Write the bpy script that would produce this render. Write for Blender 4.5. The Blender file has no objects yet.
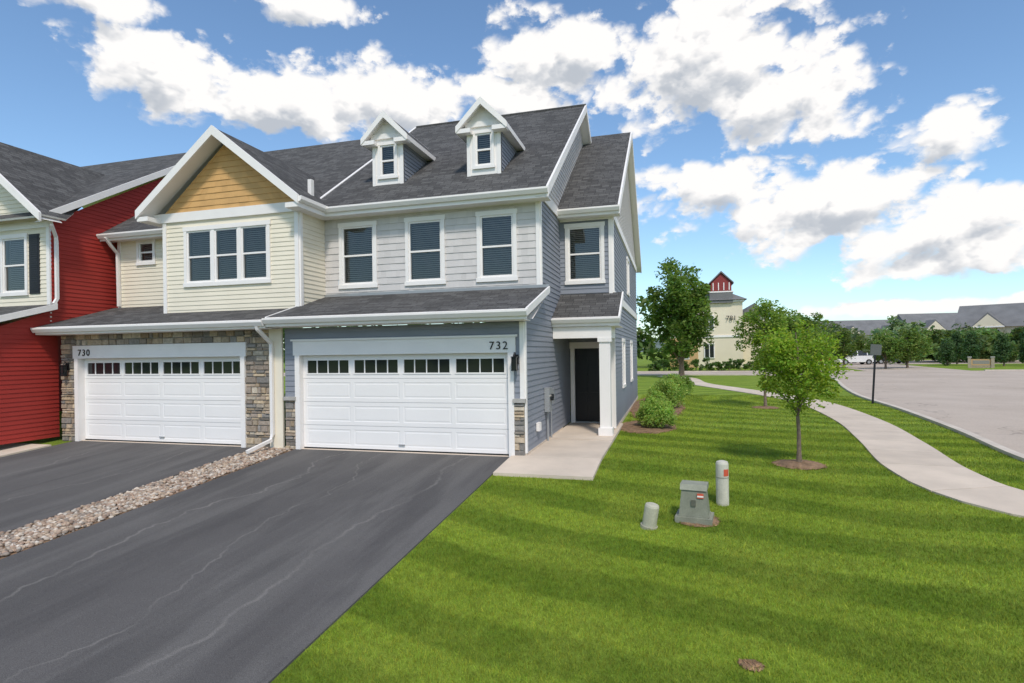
import bpy, bmesh, math, random
import numpy as np
from math import sin, cos, radians, pi, sqrt, atan2
from mathutils import Vector, Matrix
random.seed(7)
S = bpy.context.scene

# ------------------------------------------------------------------ materials
MATS = {}
def nn(nt, t, **kw):
    n = nt.nodes.new(t)
    for k, v in kw.items():
        setattr(n, k, v)
    return n
def lk(nt, a, b): nt.links.new(a, b)

def newmat(name):
    m = bpy.data.materials.new(name); m.use_nodes = True
    nt = m.node_tree
    b = nt.nodes['Principled BSDF']
    MATS[name] = m
    return m, nt, b

def vmul(nt, a, bval):
    n = nn(nt, 'ShaderNodeVectorMath', operation='SCALE')
    lk(nt, a, n.inputs[0]); lk(nt, bval, n.inputs['Scale'])
    return n.outputs[0]

def noise(nt, scale, detail=4, rough=.55, vec=None, stretch=None, dim='3D'):
    n = nn(nt, 'ShaderNodeTexNoise', noise_dimensions=dim)
    n.inputs['Scale'].default_value = scale
    n.inputs['Detail'].default_value = detail
    n.inputs['Roughness'].default_value = rough
    if vec is None:
        vec = nn(nt, 'ShaderNodeNewGeometry').outputs['Position']
    if stretch:
        mp = nn(nt, 'ShaderNodeMapping'); mp.inputs['Scale'].default_value = stretch
        lk(nt, vec, mp.inputs['Vector']); vec = mp.outputs[0]
    lk(nt, vec, n.inputs['Vector'])
    return n.outputs['Fac']

def mrange(nt, v, a, b, c, d, smooth=False):
    n = nn(nt, 'ShaderNodeMapRange')
    if smooth: n.interpolation_type = 'SMOOTHSTEP'
    lk(nt, v, n.inputs['Value'])
    for i, x in zip(('From Min', 'From Max', 'To Min', 'To Max'), (a, b, c, d)):
        n.inputs[i].default_value = x
    return n.outputs['Result']

def mathn(nt, op, a, b=None):
    n = nn(nt, 'ShaderNodeMath', operation=op)
    for i, x in enumerate((a, b)):
        if x is None: continue
        if isinstance(x, (int, float)): n.inputs[i].default_value = x
        else: lk(nt, x, n.inputs[i])
    return n.outputs[0]

def mixc(nt, fac, a, b):
    n = nn(nt, 'ShaderNodeMix', data_type='RGBA')
    if isinstance(fac, (int, float)): n.inputs[0].default_value = fac
    else: lk(nt, fac, n.inputs[0])
    for i, x in ((6, a), (7, b)):
        if isinstance(x, tuple): n.inputs[i].default_value = (*x[:3], 1)
        else: lk(nt, x, n.inputs[i])
    return n.outputs[2]

def attrcol(nt):
    n = nn(nt, 'ShaderNodeAttribute'); n.attribute_name = 'Col'
    return n.outputs['Color']

def cmul(nt, a, b):
    n = nn(nt, 'ShaderNodeVectorMath', operation='MULTIPLY')
    for i, x in enumerate((a, b)):
        if isinstance(x, tuple): n.inputs[i].default_value = x[:3]
        else: lk(nt, x, n.inputs[i])
    return n.outputs[0]

def bump(nt, b, hgt, strength, dist=.01):
    n = nn(nt, 'ShaderNodeBump')
    n.inputs['Strength'].default_value = strength
    n.inputs['Distance'].default_value = dist
    lk(nt, hgt, n.inputs['Height']); lk(nt, n.outputs[0], b.inputs['Normal'])

def simple(name, col, rough=.6, var=.08, vs=2.0, fine=60, bs=.0, spec=.35, metal=0.0):
    m, nt, b = newmat(name)
    n1 = noise(nt, vs, 5)
    f = mrange(nt, n1, .3, .7, 1-var, 1+var)
    n2 = noise(nt, fine, 2)
    f2 = mrange(nt, n2, .3, .7, 1-var*.5, 1+var*.5)
    f3 = mathn(nt, 'MULTIPLY', f, f2)
    c = cmul(nt, attrcol(nt), col)
    lk(nt, vmul(nt, c, f3), b.inputs['Base Color'])
    b.inputs['Roughness'].default_value = rough
    b.inputs['Specular IOR Level'].default_value = spec
    b.inputs['Metallic'].default_value = metal
    if bs: bump(nt, b, n2, bs, .01)
    return m

simple('white', (.86, .82, .79), .5, .03)
simple('door_white', (.87, .84, .82), .45, .02, 1)
simple('blue', (.25, .265, .305), .6, .05, 1.2)
simple('greige', (.61, .575, .555), .65, .04, 1.2)
simple('cream', (.81, .735, .595), .6, .04, 1.2)
simple('red', (.36, .033, .025), .6, .06, 1.2)
simple('tan', (.62, .365, .145), .7, .08, 3)
simple('black', (.012, .012, .014), .35, .1)
simple('shutter', (.02, .022, .028), .5, .1)
simple('stone', (1, 1, 1), .9, .22, 14, 90, .6)
simple('mortar', (.30, .28, .25), .95, .1, 9, 80, .5)
simple('cap', (.42, .40, .37), .85, .1, 9, 80, .4)
simple('concrete', (.62, .52, .42), .9, .10, 1.3, 120, .25)
simple('kerb', (.58, .51, .43), .9, .12, 1.5, 90, .25)
simple('pebble', (1, 1, 1), .8, .12, 30, 160, .2)
simple('mulch', (.23, .145, .085), .95, .35, 9, 60, 1.0)
simple('metal', (.36, .37, .38), .45, .05, metal=.3)
simple('boxgreen', (.23, .235, .18), .6, .15, 7)
simple('pedestal', (.46, .44, .34), .6, .14, 8)
simple('label', (.60, .10, .05), .5, .1)
simple('bark', (.20, .15, .11), .9, .3, 20, 90, .8)
simple('slat', (.50, .49, .46), .6, .03)
simple('dark', (.02, .02, .022), .8, .1)
simple('far_roof', (.18, .178, .178), .9, .15, .6)
simple('far_cream', (.76, .67, .51), .8, .05, .4)
simple('far_tan', (.55, .35, .17), .8, .05, .4)
simple('hill', (.14, .18, .16), 1.0, .3, .01, .05)
simple('tyre', (.02, .02, .02), .8, .1)
simple('car_white', (.78, .77, .76), .25, .02, spec=.6)
simple('car_dark', (.04, .05, .07), .25, .02, spec=.6)
simple('car_red', (.30, .03, .03), .25, .02, spec=.6)
simple('signface', (.10, .11, .10), .5, .05)

m, nt, b = newmat('glass')
out = nt.nodes['Material Output']
fres = nn(nt, 'ShaderNodeFresnel'); fres.inputs[0].default_value = 1.5
gl = nn(nt, 'ShaderNodeBsdfGlossy'); gl.inputs['Roughness'].default_value = .03
gl.inputs['Color'].default_value = (1, .98, .94, 1)
tr = nn(nt, 'ShaderNodeBsdfTransparent'); tr.inputs[0].default_value = (.66, .67, .65, 1)
mx = nn(nt, 'ShaderNodeMixShader')
lk(nt, mathn(nt, 'MULTIPLY', fres.outputs[0], 1.6), mx.inputs[0]); lk(nt, tr.outputs[0], mx.inputs[1]); lk(nt, gl.outputs[0], mx.inputs[2])
lk(nt, mx.outputs[0], out.inputs[0])
m, nt, b = newmat('dglass')
b.inputs['Base Color'].default_value = (.02, .023, .025, 1); b.inputs['Roughness'].default_value = .06
b.inputs['Specular IOR Level'].default_value = .6

# shingles
m, nt, b = newmat('shingle')
uv = nn(nt, 'ShaderNodeUVMap').outputs[0]
br = nn(nt, 'ShaderNodeTexBrick')
br.inputs['Scale'].default_value = 1
br.inputs['Brick Width'].default_value = .30; br.inputs['Row Height'].default_value = .14
br.inputs['Mortar Size'].default_value = .007; br.inputs['Mortar Smooth'].default_value = .2
br.inputs['Color1'].default_value = (.068, .066, .065, 1)
br.inputs['Color2'].default_value = (.124, .121, .118, 1)
br.inputs['Mortar'].default_value = (.036, .035, .035, 1)
br.offset = .37; br.squash = .7; br.squash_frequency = 3
lk(nt, uv, br.inputs['Vector'])
f = mrange(nt, noise(nt, 1.6, 6, .65), .3, .7, .88, 1.09)
f2 = mrange(nt, noise(nt, 45, 3), .3, .7, .7, 1.3)
lk(nt, vmul(nt, br.outputs['Color'], mathn(nt, 'MULTIPLY', f, f2)), b.inputs['Base Color'])
b.inputs['Roughness'].default_value = .9; b.inputs['Specular IOR Level'].default_value = .2
inv = mathn(nt, 'SUBTRACT', 1.0, br.outputs['Fac'])
bump(nt, b, mathn(nt, 'ADD', inv, mathn(nt, 'MULTIPLY', noise(nt, 60, 3), .6)), .6, .012)

# asphalt drive: even grey, soft wheel wear, a few wandering pale lines running down the slope
m, nt, b = newmat('asphalt')
pos = nn(nt, 'ShaderNodeNewGeometry').outputs['Position']
sx = nn(nt, 'ShaderNodeSeparateXYZ'); lk(nt, pos, sx.inputs[0])
big = mrange(nt, noise(nt, .5, 5, .55), .3, .7, 0, 1, True)
wear = mrange(nt, noise(nt, 1.0, 4, .6, pos, (1.9, .14, 1)), .42, .66, 0, 1, True)
dk = mrange(nt, noise(nt, 1.0, 4, .6, pos, (1.3, .2, 1)), .54, .66, 0, 1, True)
c = mixc(nt, big, (.092, .087, .085), (.112, .106, .103))
c = mixc(nt, mathn(nt, 'MULTIPLY', wear, .5), c, (.148, .141, .134))
c = mixc(nt, mathn(nt, 'MULTIPLY', dk, .5), c, (.064, .061, .061))
brk = noise(nt, 1.6, 5, .65)
for x0_, slope_, amp, wd, a_ in ((-6.9, .06, .9, .045, .5), (-5.6, -.10, .7, .03, .4), (-4.1, .05, .5, .05, .4), (-10.6, .07, .8, .04, .4), (-12.9, -.06, .8, .05, .35)):
    w1 = noise(nt, 1.0, 5, .6, pos, (.02, .42, 1))
    xx = mathn(nt, 'SUBTRACT', sx.outputs[0], mathn(nt, 'ADD', mathn(nt, 'MULTIPLY', sx.outputs[1], slope_), x0_-slope_*8))
    xx = mathn(nt, 'SUBTRACT', xx, mathn(nt, 'MULTIPLY', mathn(nt, 'SUBTRACT', w1, .5), amp*2.5))
    ln = mrange(nt, mathn(nt, 'ABSOLUTE', xx), 0, wd, 1, 0, True)
    ln = mathn(nt, 'MULTIPLY', ln, mrange(nt, brk, .4, .62, .1, a_))
    c = mixc(nt, ln, c, (.25, .235, .215))
sp = noise(nt, 130, 2, .6)
lk(nt, vmul(nt, c, mrange(nt, sp, .3, .7, .66, 1.36)), b.inputs['Base Color'])
b.inputs['Roughness'].default_value = .88; b.inputs['Specular IOR Level'].default_value = .25
bump(nt, b, sp, .35, .006)

# old road
m, nt, b = newmat('road')
pos = nn(nt, 'ShaderNodeNewGeometry').outputs['Position']
big = mrange(nt, noise(nt, .25, 6, .6), .3, .7, 0, 1, True)
c = mixc(nt, big, (.43, .35, .28), (.51, .425, .35))
lnz = mrange(nt, mathn(nt, 'ABSOLUTE', mathn(nt, 'SUBTRACT', noise(nt, .12, 5, .6), .5)), 0, .004, .45, 0, True)
c = mixc(nt, lnz, c, (.18, .15, .13))
lk(nt, vmul(nt, c, mrange(nt, noise(nt, 40, 3), .3, .7, .87, 1.13)), b.inputs['Base Color'])
b.inputs['Roughness'].default_value = .95

def grasscolor(nt):
    pos = nn(nt, 'ShaderNodeNewGeometry').outputs['Position']
    sub = nn(nt, 'ShaderNodeVectorMath', operation='SUBTRACT'); sub.inputs[1].default_value = (7, 26, 0)
    lk(nt, pos, sub.inputs[0])
    mul = nn(nt, 'ShaderNodeVectorMath', operation='MULTIPLY'); mul.inputs[1].default_value = (.8, 1, 0)
    lk(nt, sub.outputs[0], mul.inputs[0])
    le = nn(nt, 'ShaderNodeVectorMath', operation='LENGTH'); lk(nt, mul.outputs[0], le.inputs[0])
    wob = mathn(nt, 'MULTIPLY', noise(nt, .3, 2), 1.0)
    r = mathn(nt, 'ADD', le.outputs['Value'], wob)
    s = mathn(nt, 'SINE', mathn(nt, 'MULTIPLY', r, 2*pi/1.15))
    s = mrange(nt, s, -.35, .35, 0, 1, True)
    s = mathn(nt, 'MULTIPLY', s, mrange(nt, noise(nt, .5, 3), .35, .6, .5, 1))
    c = mixc(nt, s, (.145, .232, .022), (.260, .365, .040))
    pn = mrange(nt, noise(nt, .8, 6, .65), .35, .7, 0, 1, True)
    c = mixc(nt, mathn(nt, 'MULTIPLY', pn, .45), c, (.30, .37, .055))
    fn = mrange(nt, noise(nt, 9, 4, .7), .3, .7, .78, 1.2)
    return vmul(nt, c, fn)
m, nt, b = newmat('lawn')
gc = grasscolor(nt)
f2 = mrange(nt, noise(nt, 70, 4, .8), .3, .7, .5, 1.25)
lk(nt, vmul(nt, gc, f2), b.inputs['Base Color'])
b.inputs['Roughness'].default_value = .9; b.inputs['Specular IOR Level'].default_value = .15
bump(nt, b, noise(nt, 60, 4, .8), .7, .03)
m, nt, b = newmat('blade')
c = cmul(nt, grasscolor(nt), attrcol(nt))
lk(nt, c, b.inputs['Base Color']); b.inputs['Roughness'].default_value = .6; b.inputs['Specular IOR Level'].default_value = .2
tl = nn(nt, 'ShaderNodeBsdfTranslucent'); lk(nt, c, tl.inputs[0])
mx = nn(nt, 'ShaderNodeMixShader'); mx.inputs[0].default_value = .3
lk(nt, b.outputs[0], mx.inputs[1]); lk(nt, tl.outputs[0], mx.inputs[2])
lk(nt, mx.outputs[0], nt.nodes['Material Output'].inputs[0])

m, nt, b = newmat('leaf')
c = attrcol(nt)
lk(nt, c, b.inputs['Base Color']); b.inputs['Roughness'].default_value = .55; b.inputs['Specular IOR Level'].default_value = .2
tl = nn(nt, 'ShaderNodeBsdfTranslucent'); lk(nt, cmul(nt, c, (1.4, 1.5, .6)), tl.inputs[0])
mx = nn(nt, 'ShaderNodeMixShader'); mx.inputs[0].default_value = .4
lk(nt, b.outputs[0], mx.inputs[1]); lk(nt, tl.outputs[0], mx.inputs[2])
lk(nt, mx.outputs[0], nt.nodes['Material Output'].inputs[0])

# ------------------------------------------------------------------ mesh builder
def link(o, parent=None):
    S.collection.objects.link(o)
    if parent: o.parent = parent
    return o
def empty(name, loc=(0, 0, 0)):
    e = bpy.data.objects.new(name, None); e.empty_display_size = .3
    e.location = loc
    return link(e)

class MB:
    def __init__(s): s.v = []; s.f = []; s.mi = []; s.c = []; s.names = []
    def m(s, n):
        if n not in s.names: s.names.append(n)
        return s.names.index(n)
    def poly(s, pts, m, col=(1, 1, 1)):
        i = len(s.v); s.v.extend([tuple(p) for p in pts]); s.f.append(list(range(i, i+len(pts))))
        s.mi.append(s.m(m)); s.c.append(col)
    def box(s, x0, x1, y0, y1, z0, z1, m, col=(1, 1, 1)):
        p = [(x, y, z) for z in (z0, z1) for y in (y0, y1) for x in (x0, x1)]
        for q in ((0, 2, 3, 1), (4, 5, 7, 6), (0, 1, 5, 4), (2, 6, 7, 3), (0, 4, 6, 2), (1, 3, 7, 5)):
            s.poly([p[k] for k in q], m, col)
    def prism(s, pts, d, m, mside=None, col=(1, 1, 1)):
        d = Vector(d); a = [Vector(p) for p in pts]; b_ = [p+d for p in a]
        s.poly(a, m, col); s.poly(b_[::-1], mside or m, col)
        n = len(a)
        for i in range(n):
            j = (i+1) % n
            s.poly([a[i], b_[i], b_[j], a[j]], mside or m, col)
    def tube(s, pts, rad, m, seg=8, col=(1, 1, 1), cap=True):
        pts = [Vector(p) for p in pts]
        if isinstance(rad, (int, float)): rad = [rad]*len(pts)
        rings = []
        for i, p in enumerate(pts):
            t = (pts[min(i+1, len(pts)-1)]-pts[max(i-1, 0)]).normalized()
            a = t.cross(Vector((0, 0, 1)))
            if a.length < .05: a = t.cross(Vector((1, 0, 0)))
            a.normalize(); c_ = t.cross(a)
            rings.append([p+(a*cos(2*pi*k/seg+pi/seg)+c_*sin(2*pi*k/seg+pi/seg))*rad[i] for k in range(seg)])
        for i in range(len(rings)-1):
            for k in range(seg):
                k2 = (k+1) % seg
                s.poly([rings[i][k], rings[i][k2], rings[i+1][k2], rings[i+1][k]], m, col)
        if cap:
            s.poly(rings[0][::-1], m, col); s.poly(rings[-1], m, col)
    def obj(s, name, parent=None, smooth=False):
        me = bpy.data.meshes.new(name); me.from_pydata(s.v, [], s.f)
        for n in s.names: me.materials.append(MATS[n])
        me.polygons.foreach_set('material_index', s.mi)
        ca = me.color_attributes.new('Col', 'FLOAT_COLOR', 'CORNER')
        uvl = me.uv_layers.new(name='UVMap')
        cols = []; uvs = []
        for fi, f in enumerate(s.f):
            p = [Vector(s.v[k]) for k in f]
            n = Vector((0, 0, 0))
            for k in range(len(p)):
                n += p[k].cross(p[(k+1) % len(p)])
            if n.length < 1e-12: n = Vector((0, 0, 1))
            n.normalize()
            if abs(n.z) < .995:
                u = Vector((0, 0, 1)).cross(n).normalized(); w = n.cross(u)
            else: u = Vector((1, 0, 0)); w = Vector((0, 1, 0))
            for q in p:
                uvs += [q.dot(u), q.dot(w)]; cols += [*s.c[fi], 1]
        ca.data.foreach_set('color', cols); uvl.data.foreach_set('uv', uvs)
        if smooth: me.polygons.foreach_set('use_smooth', [True]*len(s.f))
        me.update()
        return link(bpy.data.objects.new(name, me), parent)

def npmesh(name, V, k, C, mat, parent=None, smooth=False, F=None):
    V = np.asarray(V, dtype=np.float32)
    if F is None: F = np.arange(len(V)).reshape(-1, k)
    nf = len(F)
    me = bpy.data.meshes.new(name)
    me.vertices.add(len(V)); me.vertices.foreach_set('co', V.ravel())
    me.loops.add(nf*k); me.loops.foreach_set('vertex_index', F.astype(np.int32).ravel())
    me.polygons.add(nf); me.polygons.foreach_set('loop_start', np.arange(0, nf*k, k, dtype=np.int32))
    me.polygons.foreach_set('loop_total', np.full(nf, k, dtype=np.int32))
    if smooth: me.polygons.foreach_set('use_smooth', np.ones(nf, dtype=bool))
    ca = me.color_attributes.new('Col', 'FLOAT_COLOR', 'CORNER')
    cc = np.ones((nf, k, 4), dtype=np.float32); cc[:, :, :3] = np.asarray(C)[:, None, :]
    ca.data.foreach_set('color', cc.ravel())
    me.materials.append(MATS[mat]); me.update(calc_edges=True)
    return link(bpy.data.objects.new(name, me), parent)

# wall frame helpers ----------------------------------------------------
def FR(O, U, N): return (Vector(O), Vector(U), Vector(N))
def P(f, u, z, n=0): return f[0]+f[1]*u+f[2]*n+Vector((0, 0, z))
def front(Y): return FR((0, Y, 0), (1, 0, 0), (0, -1, 0))
def right(X): return FR((X, 0, 0), (0, 1, 0), (1, 0, 0))
def left(X): return FR((X, 0, 0), (0, 1, 0), (-1, 0, 0))
def fbox(mb, f, u0, u1, z0, z1, n0, n1, m, col=(1, 1, 1)):
    mb.prism([P(f, u0, z0, n1), P(f, u1, z0, n1), P(f, u1, z1, n1), P(f, u0, z1, n1)], f[2]*(n0-n1), m, col=col)
def fpoly(mb, f, pts, n0, n1, m):
    mb.prism([P(f, u, z, n1) for u, z in pts], f[2]*(n0-n1), m)

def clipx(poly, z):
    xs = []
    for i in range(len(poly)):
        (a, za), (b_, zb) = poly[i], poly[(i+1) % len(poly)]
        if za != zb and (za-z)*(zb-z) <= 0:
            xs.append(a+(b_-a)*(z-za)/(zb-za))
    return (min(xs), max(xs)) if len(xs) > 1 else None

def siding(mb, f, poly, m, exp=.11, holes=(), shake=False):
    z0 = min(p[1] for p in poly); z1 = max(p[1] for p in poly)
    z = z0
    while z < z1-.004:
        zt = z+exp
        brk = sorted(set([z, min(zt, z1)]+[h_ for ho in holes for h_ in ho[2:] if z < h_ < min(zt, z1)]))
        off = lambda q: .019-.014*(q-z)/exp
        for za, zb in zip(brk[:-1], brk[1:]):
            a = clipx(poly, za+1e-4); b_ = clipx(poly, zb-1e-4)
            if not a or not b_: continue
            segs = [(a[0], a[1], b_[0], b_[1])]
            for h0, h1, hz0, hz1 in holes:
                if hz0 < zb-1e-5 and hz1 > za+1e-5:
                    ns = []
                    for s_ in segs:
                        if h0 >= max(s_[1], s_[3]) or h1 <= min(s_[0], s_[2]): ns.append(s_); continue
                        if h0 > min(s_[0], s_[2]): ns.append((s_[0], h0, s_[2], h0))
                        if h1 < max(s_[1], s_[3]): ns.append((h1, s_[1], h1, s_[3]))
                    segs = ns
            for s_ in segs:
                pcs = [s_]
                if shake:
                    pcs = []; L = s_[1]-s_[0]; u = 0
                    while u < L-1e-4:
                        w = min(random.uniform(.10, .24), L-u)
                        def ip(t0, A, B): return A+(B-A)*t0
                        t0, t1 = u/L, (u+w)/L
                        pcs.append((ip(t0, s_[0], s_[1]), ip(t1, s_[0], s_[1]), ip(t0, s_[2], s_[3]), ip(t1, s_[2], s_[3])))
                        u += w
                for q in pcs:
                    e = random.uniform(0, .005) if shake else 0
                    cv = random.uniform(.94, 1.05) if shake else random.uniform(.985, 1.01)
                    col = (cv, cv, cv)
                    mb.poly([P(f, q[0], za, off(za)+e), P(f, q[1], za, off(za)+e), P(f, q[3], zb, off(zb)+e), P(f, q[2], zb, off(zb)+e)], m, col)
                    if za == z:
                        mb.poly([P(f, q[0], za, 0), P(f, q[1], za, 0), P(f, q[1], za, off(za)+e), P(f, q[0], za, off(za)+e)], m, col)
                        if shake:
                            mb.poly([P(f, q[0], za, 0), P(f, q[0], za, off(za)+e), P(f, q[2], zb, off(zb)+e), P(f, q[2], zb, 0)], m, col)
                            mb.poly([P(f, q[1], za, 0), P(f, q[1], za, off(za)+e), P(f, q[3], zb, off(zb)+e), P(f, q[3], zb, 0)], m, col)
        z = zt

def window(mb, f, u0, u1, z0, z1, tw=.085, units=1, hung=True, lites=0):
    i0, i1, j0, j1 = u0+tw, u1-tw, z0+tw, z1-tw
    fbox(mb, f, u0, i0, j0, j1, 0, .048, 'white'); fbox(mb, f, i1, u1, j0, j1, 0, .048, 'white')
    fbox(mb, f, u0-.02, u1+.02, j1, z1+.02, 0, .052, 'white'); fbox(mb, f, u0-.02, u1+.02, z0-.01, j0, 0, .06, 'white')
    w = (i1-i0)/units
    for k in range(units):
        a = i0+k*w; b_ = a+w
        if k: fbox(mb, f, a-.05, a+.05, j0, j1, -.05, .04, 'white')
        a += .05 if k else 0; b_ -= .05 if k < units-1 else 0
        s = .042; zm = (j0+j1)/2
        for (p, q, r, t, n1) in ((a, a+s, j0, j1, .022), (b_-s, b_, j0, j1, .022)):
            fbox(mb, f, p, q, r, t, -.05, n1, 'white')
        fbox(mb, f, a+s, b_-s, j1-s, j1, -.05, .020, 'white')
        fbox(mb, f, a+s, b_-s, j0, j0+s*1.3, -.05, .018, 'white')
        if hung: fbox(mb, f, a+s, b_-s, zm-.022, zm+.022, -.05, .016, 'white')
        zm_ = zm if hung else j0+.01
        mb.poly([P(f, a+s, zm_, .004), P(f, b_-s, zm_, .004), P(f, b_-s, j1-s, .004), P(f, a+s, j1-s, .004)], 'glass')
        if hung: mb.poly([P(f, a+s, j0+s, -.02), P(f, b_-s, j0+s, -.02), P(f, b_-s, zm, -.02), P(f, a+s, zm, -.02)], 'glass')
        z = j0+.03
        while z < j1-.03:
            mb.poly([P(f, a+s, z, -.075), P(f, b_-s, z, -.075), P(f, b_-s, z+.036, -.105), P(f, a+s, z+.036, -.105)], 'slat')
            z += .05
        mb.poly([P(f, a, j0, -.16), P(f, b_, j0, -.16), P(f, b_, j1, -.16), P(f, a, j1, -.16)], 'dark')
        for uu in (a, b_):
            mb.poly([P(f, uu, j0, -.16), P(f, uu, j1, -.16), P(f, uu, j1, 0), P(f, uu, j0, 0)], 'white')
        for zz in (j0, j1):
            mb.poly([P(f, a, zz, -.16), P(f, b_, zz, -.16), P(f, b_, zz, 0), P(f, a, zz, 0)], 'white')
    return (i0-.005, i1+.005, j0-.005, j1+.005)

STC = [(.38, .29, .20), (.46, .37, .27), (.33, .27, .22), (.26, .24, .22), (.50, .43, .34), (.42, .33, .25), (.22, .19, .16), (.52, .41, .28)]
def stones(mb, f, u0, u1, z0, z1):
    fbox(mb, f, u0, u1, z0, z1, -.05, .012, 'mortar')
    z = z0+.004
    while z < z1-.02:
        hh = min(random.choice((.06, .075, .09, .12, .15)), z1-z-.003)
        u = u0+.002
        while u < u1-.02:
            w = min(random.uniform(.09, .34), u1-u-.002)
            if u1-(u+w) < .05: w = u1-u-.002
            c = random.choice(STC); k = random.uniform(.8, 1.2)
            n = random.uniform(.03, .062); g = .006; bv = .010
            col = (c[0]*k, c[1]*k, c[2]*k)
            A = [P(f, u+g, z+g, .012), P(f, u+w-g, z+g, .012), P(f, u+w-g, z+hh-g, .012), P(f, u+g, z+hh-g, .012)]
            j = lambda: random.uniform(-.004, .004)
            B = [P(f, u+g+bv+j(), z+g+bv+j(), n+j()), P(f, u+w-g-bv+j(), z+g+bv+j(), n+j()), P(f, u+w-g-bv+j(), z+hh-g-bv+j(), n+j()), P(f, u+g+bv+j(), z+hh-g-bv+j(), n+j())]
            mb.poly(B, 'stone', col)
            for q in range(4):
                mb.poly([A[q], A[(q+1) % 4], B[(q+1) % 4], B[q]], 'stone', col)
            u += w
        z += hh

def garage_door(mb, f, u0, u1, z0, z1, n=-.10):
    W = u1-u0; sh = (z1-z0)/4
    fbox(mb, f, u0, u1, z0, z1, n-.05, n-.014, 'door_white')
    fbox(mb, f, u0, u1, z0-.012, z0+.02, n-.03, n+.006, 'tyre')
    cols = 4; m = .085; cw = (W-m)/cols
    def quad(a, b_, c, d, n_, mt='door_white'): mb.poly([P(f, a, c, n_), P(f, b_, c, n_), P(f, b_, d, n_), P(f, a, d, n_)], mt)
    for r in range(4):
        za = z0+r*sh+.004; zb = z0+(r+1)*sh-.004
        inner = []
        for c in range(cols):
            a = u0+m+c*cw; b_ = a+cw-m
            inner.append((a, b_))
        pz0, pz1 = za+.085, zb-.085
        quad(u0, u1, za, pz0, n); quad(u0, u1, pz1, zb, n)
        prev = u0
        for a, b_ in inner+[(u1, u1)]:
            if a > prev: quad(prev, a, pz0, pz1, n)
            prev = b_
        mb.poly([P(f, u0, za, n), P(f, u1, za, n), P(f, u1, za-.004, n-.010), P(f, u0, za-.004, n-.010)], 'door_white')
        for a, b_ in inner:
            if r < 3:
                rings = [(0, 0), (.014, -.005), (.03, -.005), (.055, -.001)]
                for (d0, e0), (d1, e1) in zip(rings[:-1], rings[1:]):
                    q0 = [(a+d0, pz0+d0), (b_-d0, pz0+d0), (b_-d0, pz1-d0), (a+d0, pz1-d0)]
                    q1 = [(a+d1, pz0+d1), (b_-d1, pz0+d1), (b_-d1, pz1-d1), (a+d1, pz1-d1)]
                    for k in range(4):
                        k2 = (k+1) % 4
                        mb.poly([P(f, *q0[k], n+e0), P(f, *q0[k2], n+e0), P(f, *q1[k2], n+e1), P(f, *q1[k], n+e1)], 'door_white')
                quad(a+.055, b_-.055, pz0+.055, pz1-.055, n-.001)
            else:
                fbox(mb, f, a, b_, pz0-.0, pz0+.03, n-.02, n+.014, 'door_white'); fbox(mb, f, a, b_, pz1-.03, pz1, n-.02, n+.014, 'door_white')
                fbox(mb, f, a, a+.03, pz0+.03, pz1-.03, n-.02, n+.014, 'door_white'); fbox(mb, f, b_-.03, b_, pz0+.03, pz1-.03, n-.02, n+.014, 'door_white')
                quad(a+.03, b_-.03, pz0+.03, pz1-.03, n-.008, 'dglass')
                for k in range(1, 4):
                    x = a+(b_-a)*k/4
                    fbox(mb, f, x-.011, x+.011, pz0+.03, pz1-.03, n-.008, n+.008, 'door_white')
    fbox(mb, f, (u0+u1)/2-.07, (u0+u1)/2+.07, z0+.12, z0+.145, n, n+.03, 'metal')

def lantern(mb, f, u, z):
    fbox(mb, f, u-.05, u+.05, z-.02, z+.16, 0, .075, 'black')
    mb.tube([P(f, u, z+.12, .07), P(f, u, z+.2, .12), P(f, u, z+.12, .17)], .012, 'black', 6)
    fbox(mb, f, u-.06, u+.06, z+.10, z+.12, .10, .22, 'black')
    fbox(mb, f, u-.045, u+.045, z-.14, z+.10, .115, .205, 'dglass')
    for a in (-.05, .04):
        fbox(mb, f, u+a, u+a+.01, z-.14, z+.10, .205, .215, 'black'); fbox(mb, f, u+a, u+a+.01, z-.14, z+.10, .105, .115, 'black')
    fbox(mb, f, u-.055, u+.055, z-.165, z-.14, .105, .215, 'black')

def slab(mb, pts, t=.05, top='shingle', side='white'):
    n = (Vector(pts[1])-Vector(pts[0])).cross(Vector(pts[2])-Vector(pts[0])).normalized()
    if n.z < 0: n = -n
    mb.prism(pts, -n*t, top, side)

def rakeboard(mb, f, a, b_, w, n0, n1, m='white'):
    fpoly(mb, f, [a, b_, (b_[0], b_[1]-w), (a[0], a[1]-w)], n0, n1, m)

def gutter(mb, x0, x1, y, z, h_=.12, d=.11):
    mb.prism([(x0, y, z-h_), (x0, y-d*.55, z-h_), (x0, y-d, z-.04), (x0, y-d, z), (x0, y, z)], (x1-x0, 0, 0), 'white')

# ================================================================= TERRAIN
def h(x, y): return -.07*max(0., 11-max(y, -8.))
def hn(y): return -.07*np.maximum(0, 11-np.maximum(y, -8))
g = MB()
xs = [-2500, -600, -150, -50, -20, 0, 20, 50, 150, 600, 2500]
ys = [-2500, -600, -150, -40, -8, 0, 11, 30, 60, 150, 600, 2500]
for i in range(len(xs)-1):
    for j in range(len(ys)-1):
        g.poly([(xs[i], ys[j], h(0, ys[j])), (xs[i+1], ys[j], h(0, ys[j])), (xs[i+1], ys[j+1], h(0, ys[j+1])), (xs[i], ys[j+1], h(0, ys[j+1]))], 'lawn')
g.obj('lawn')

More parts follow.
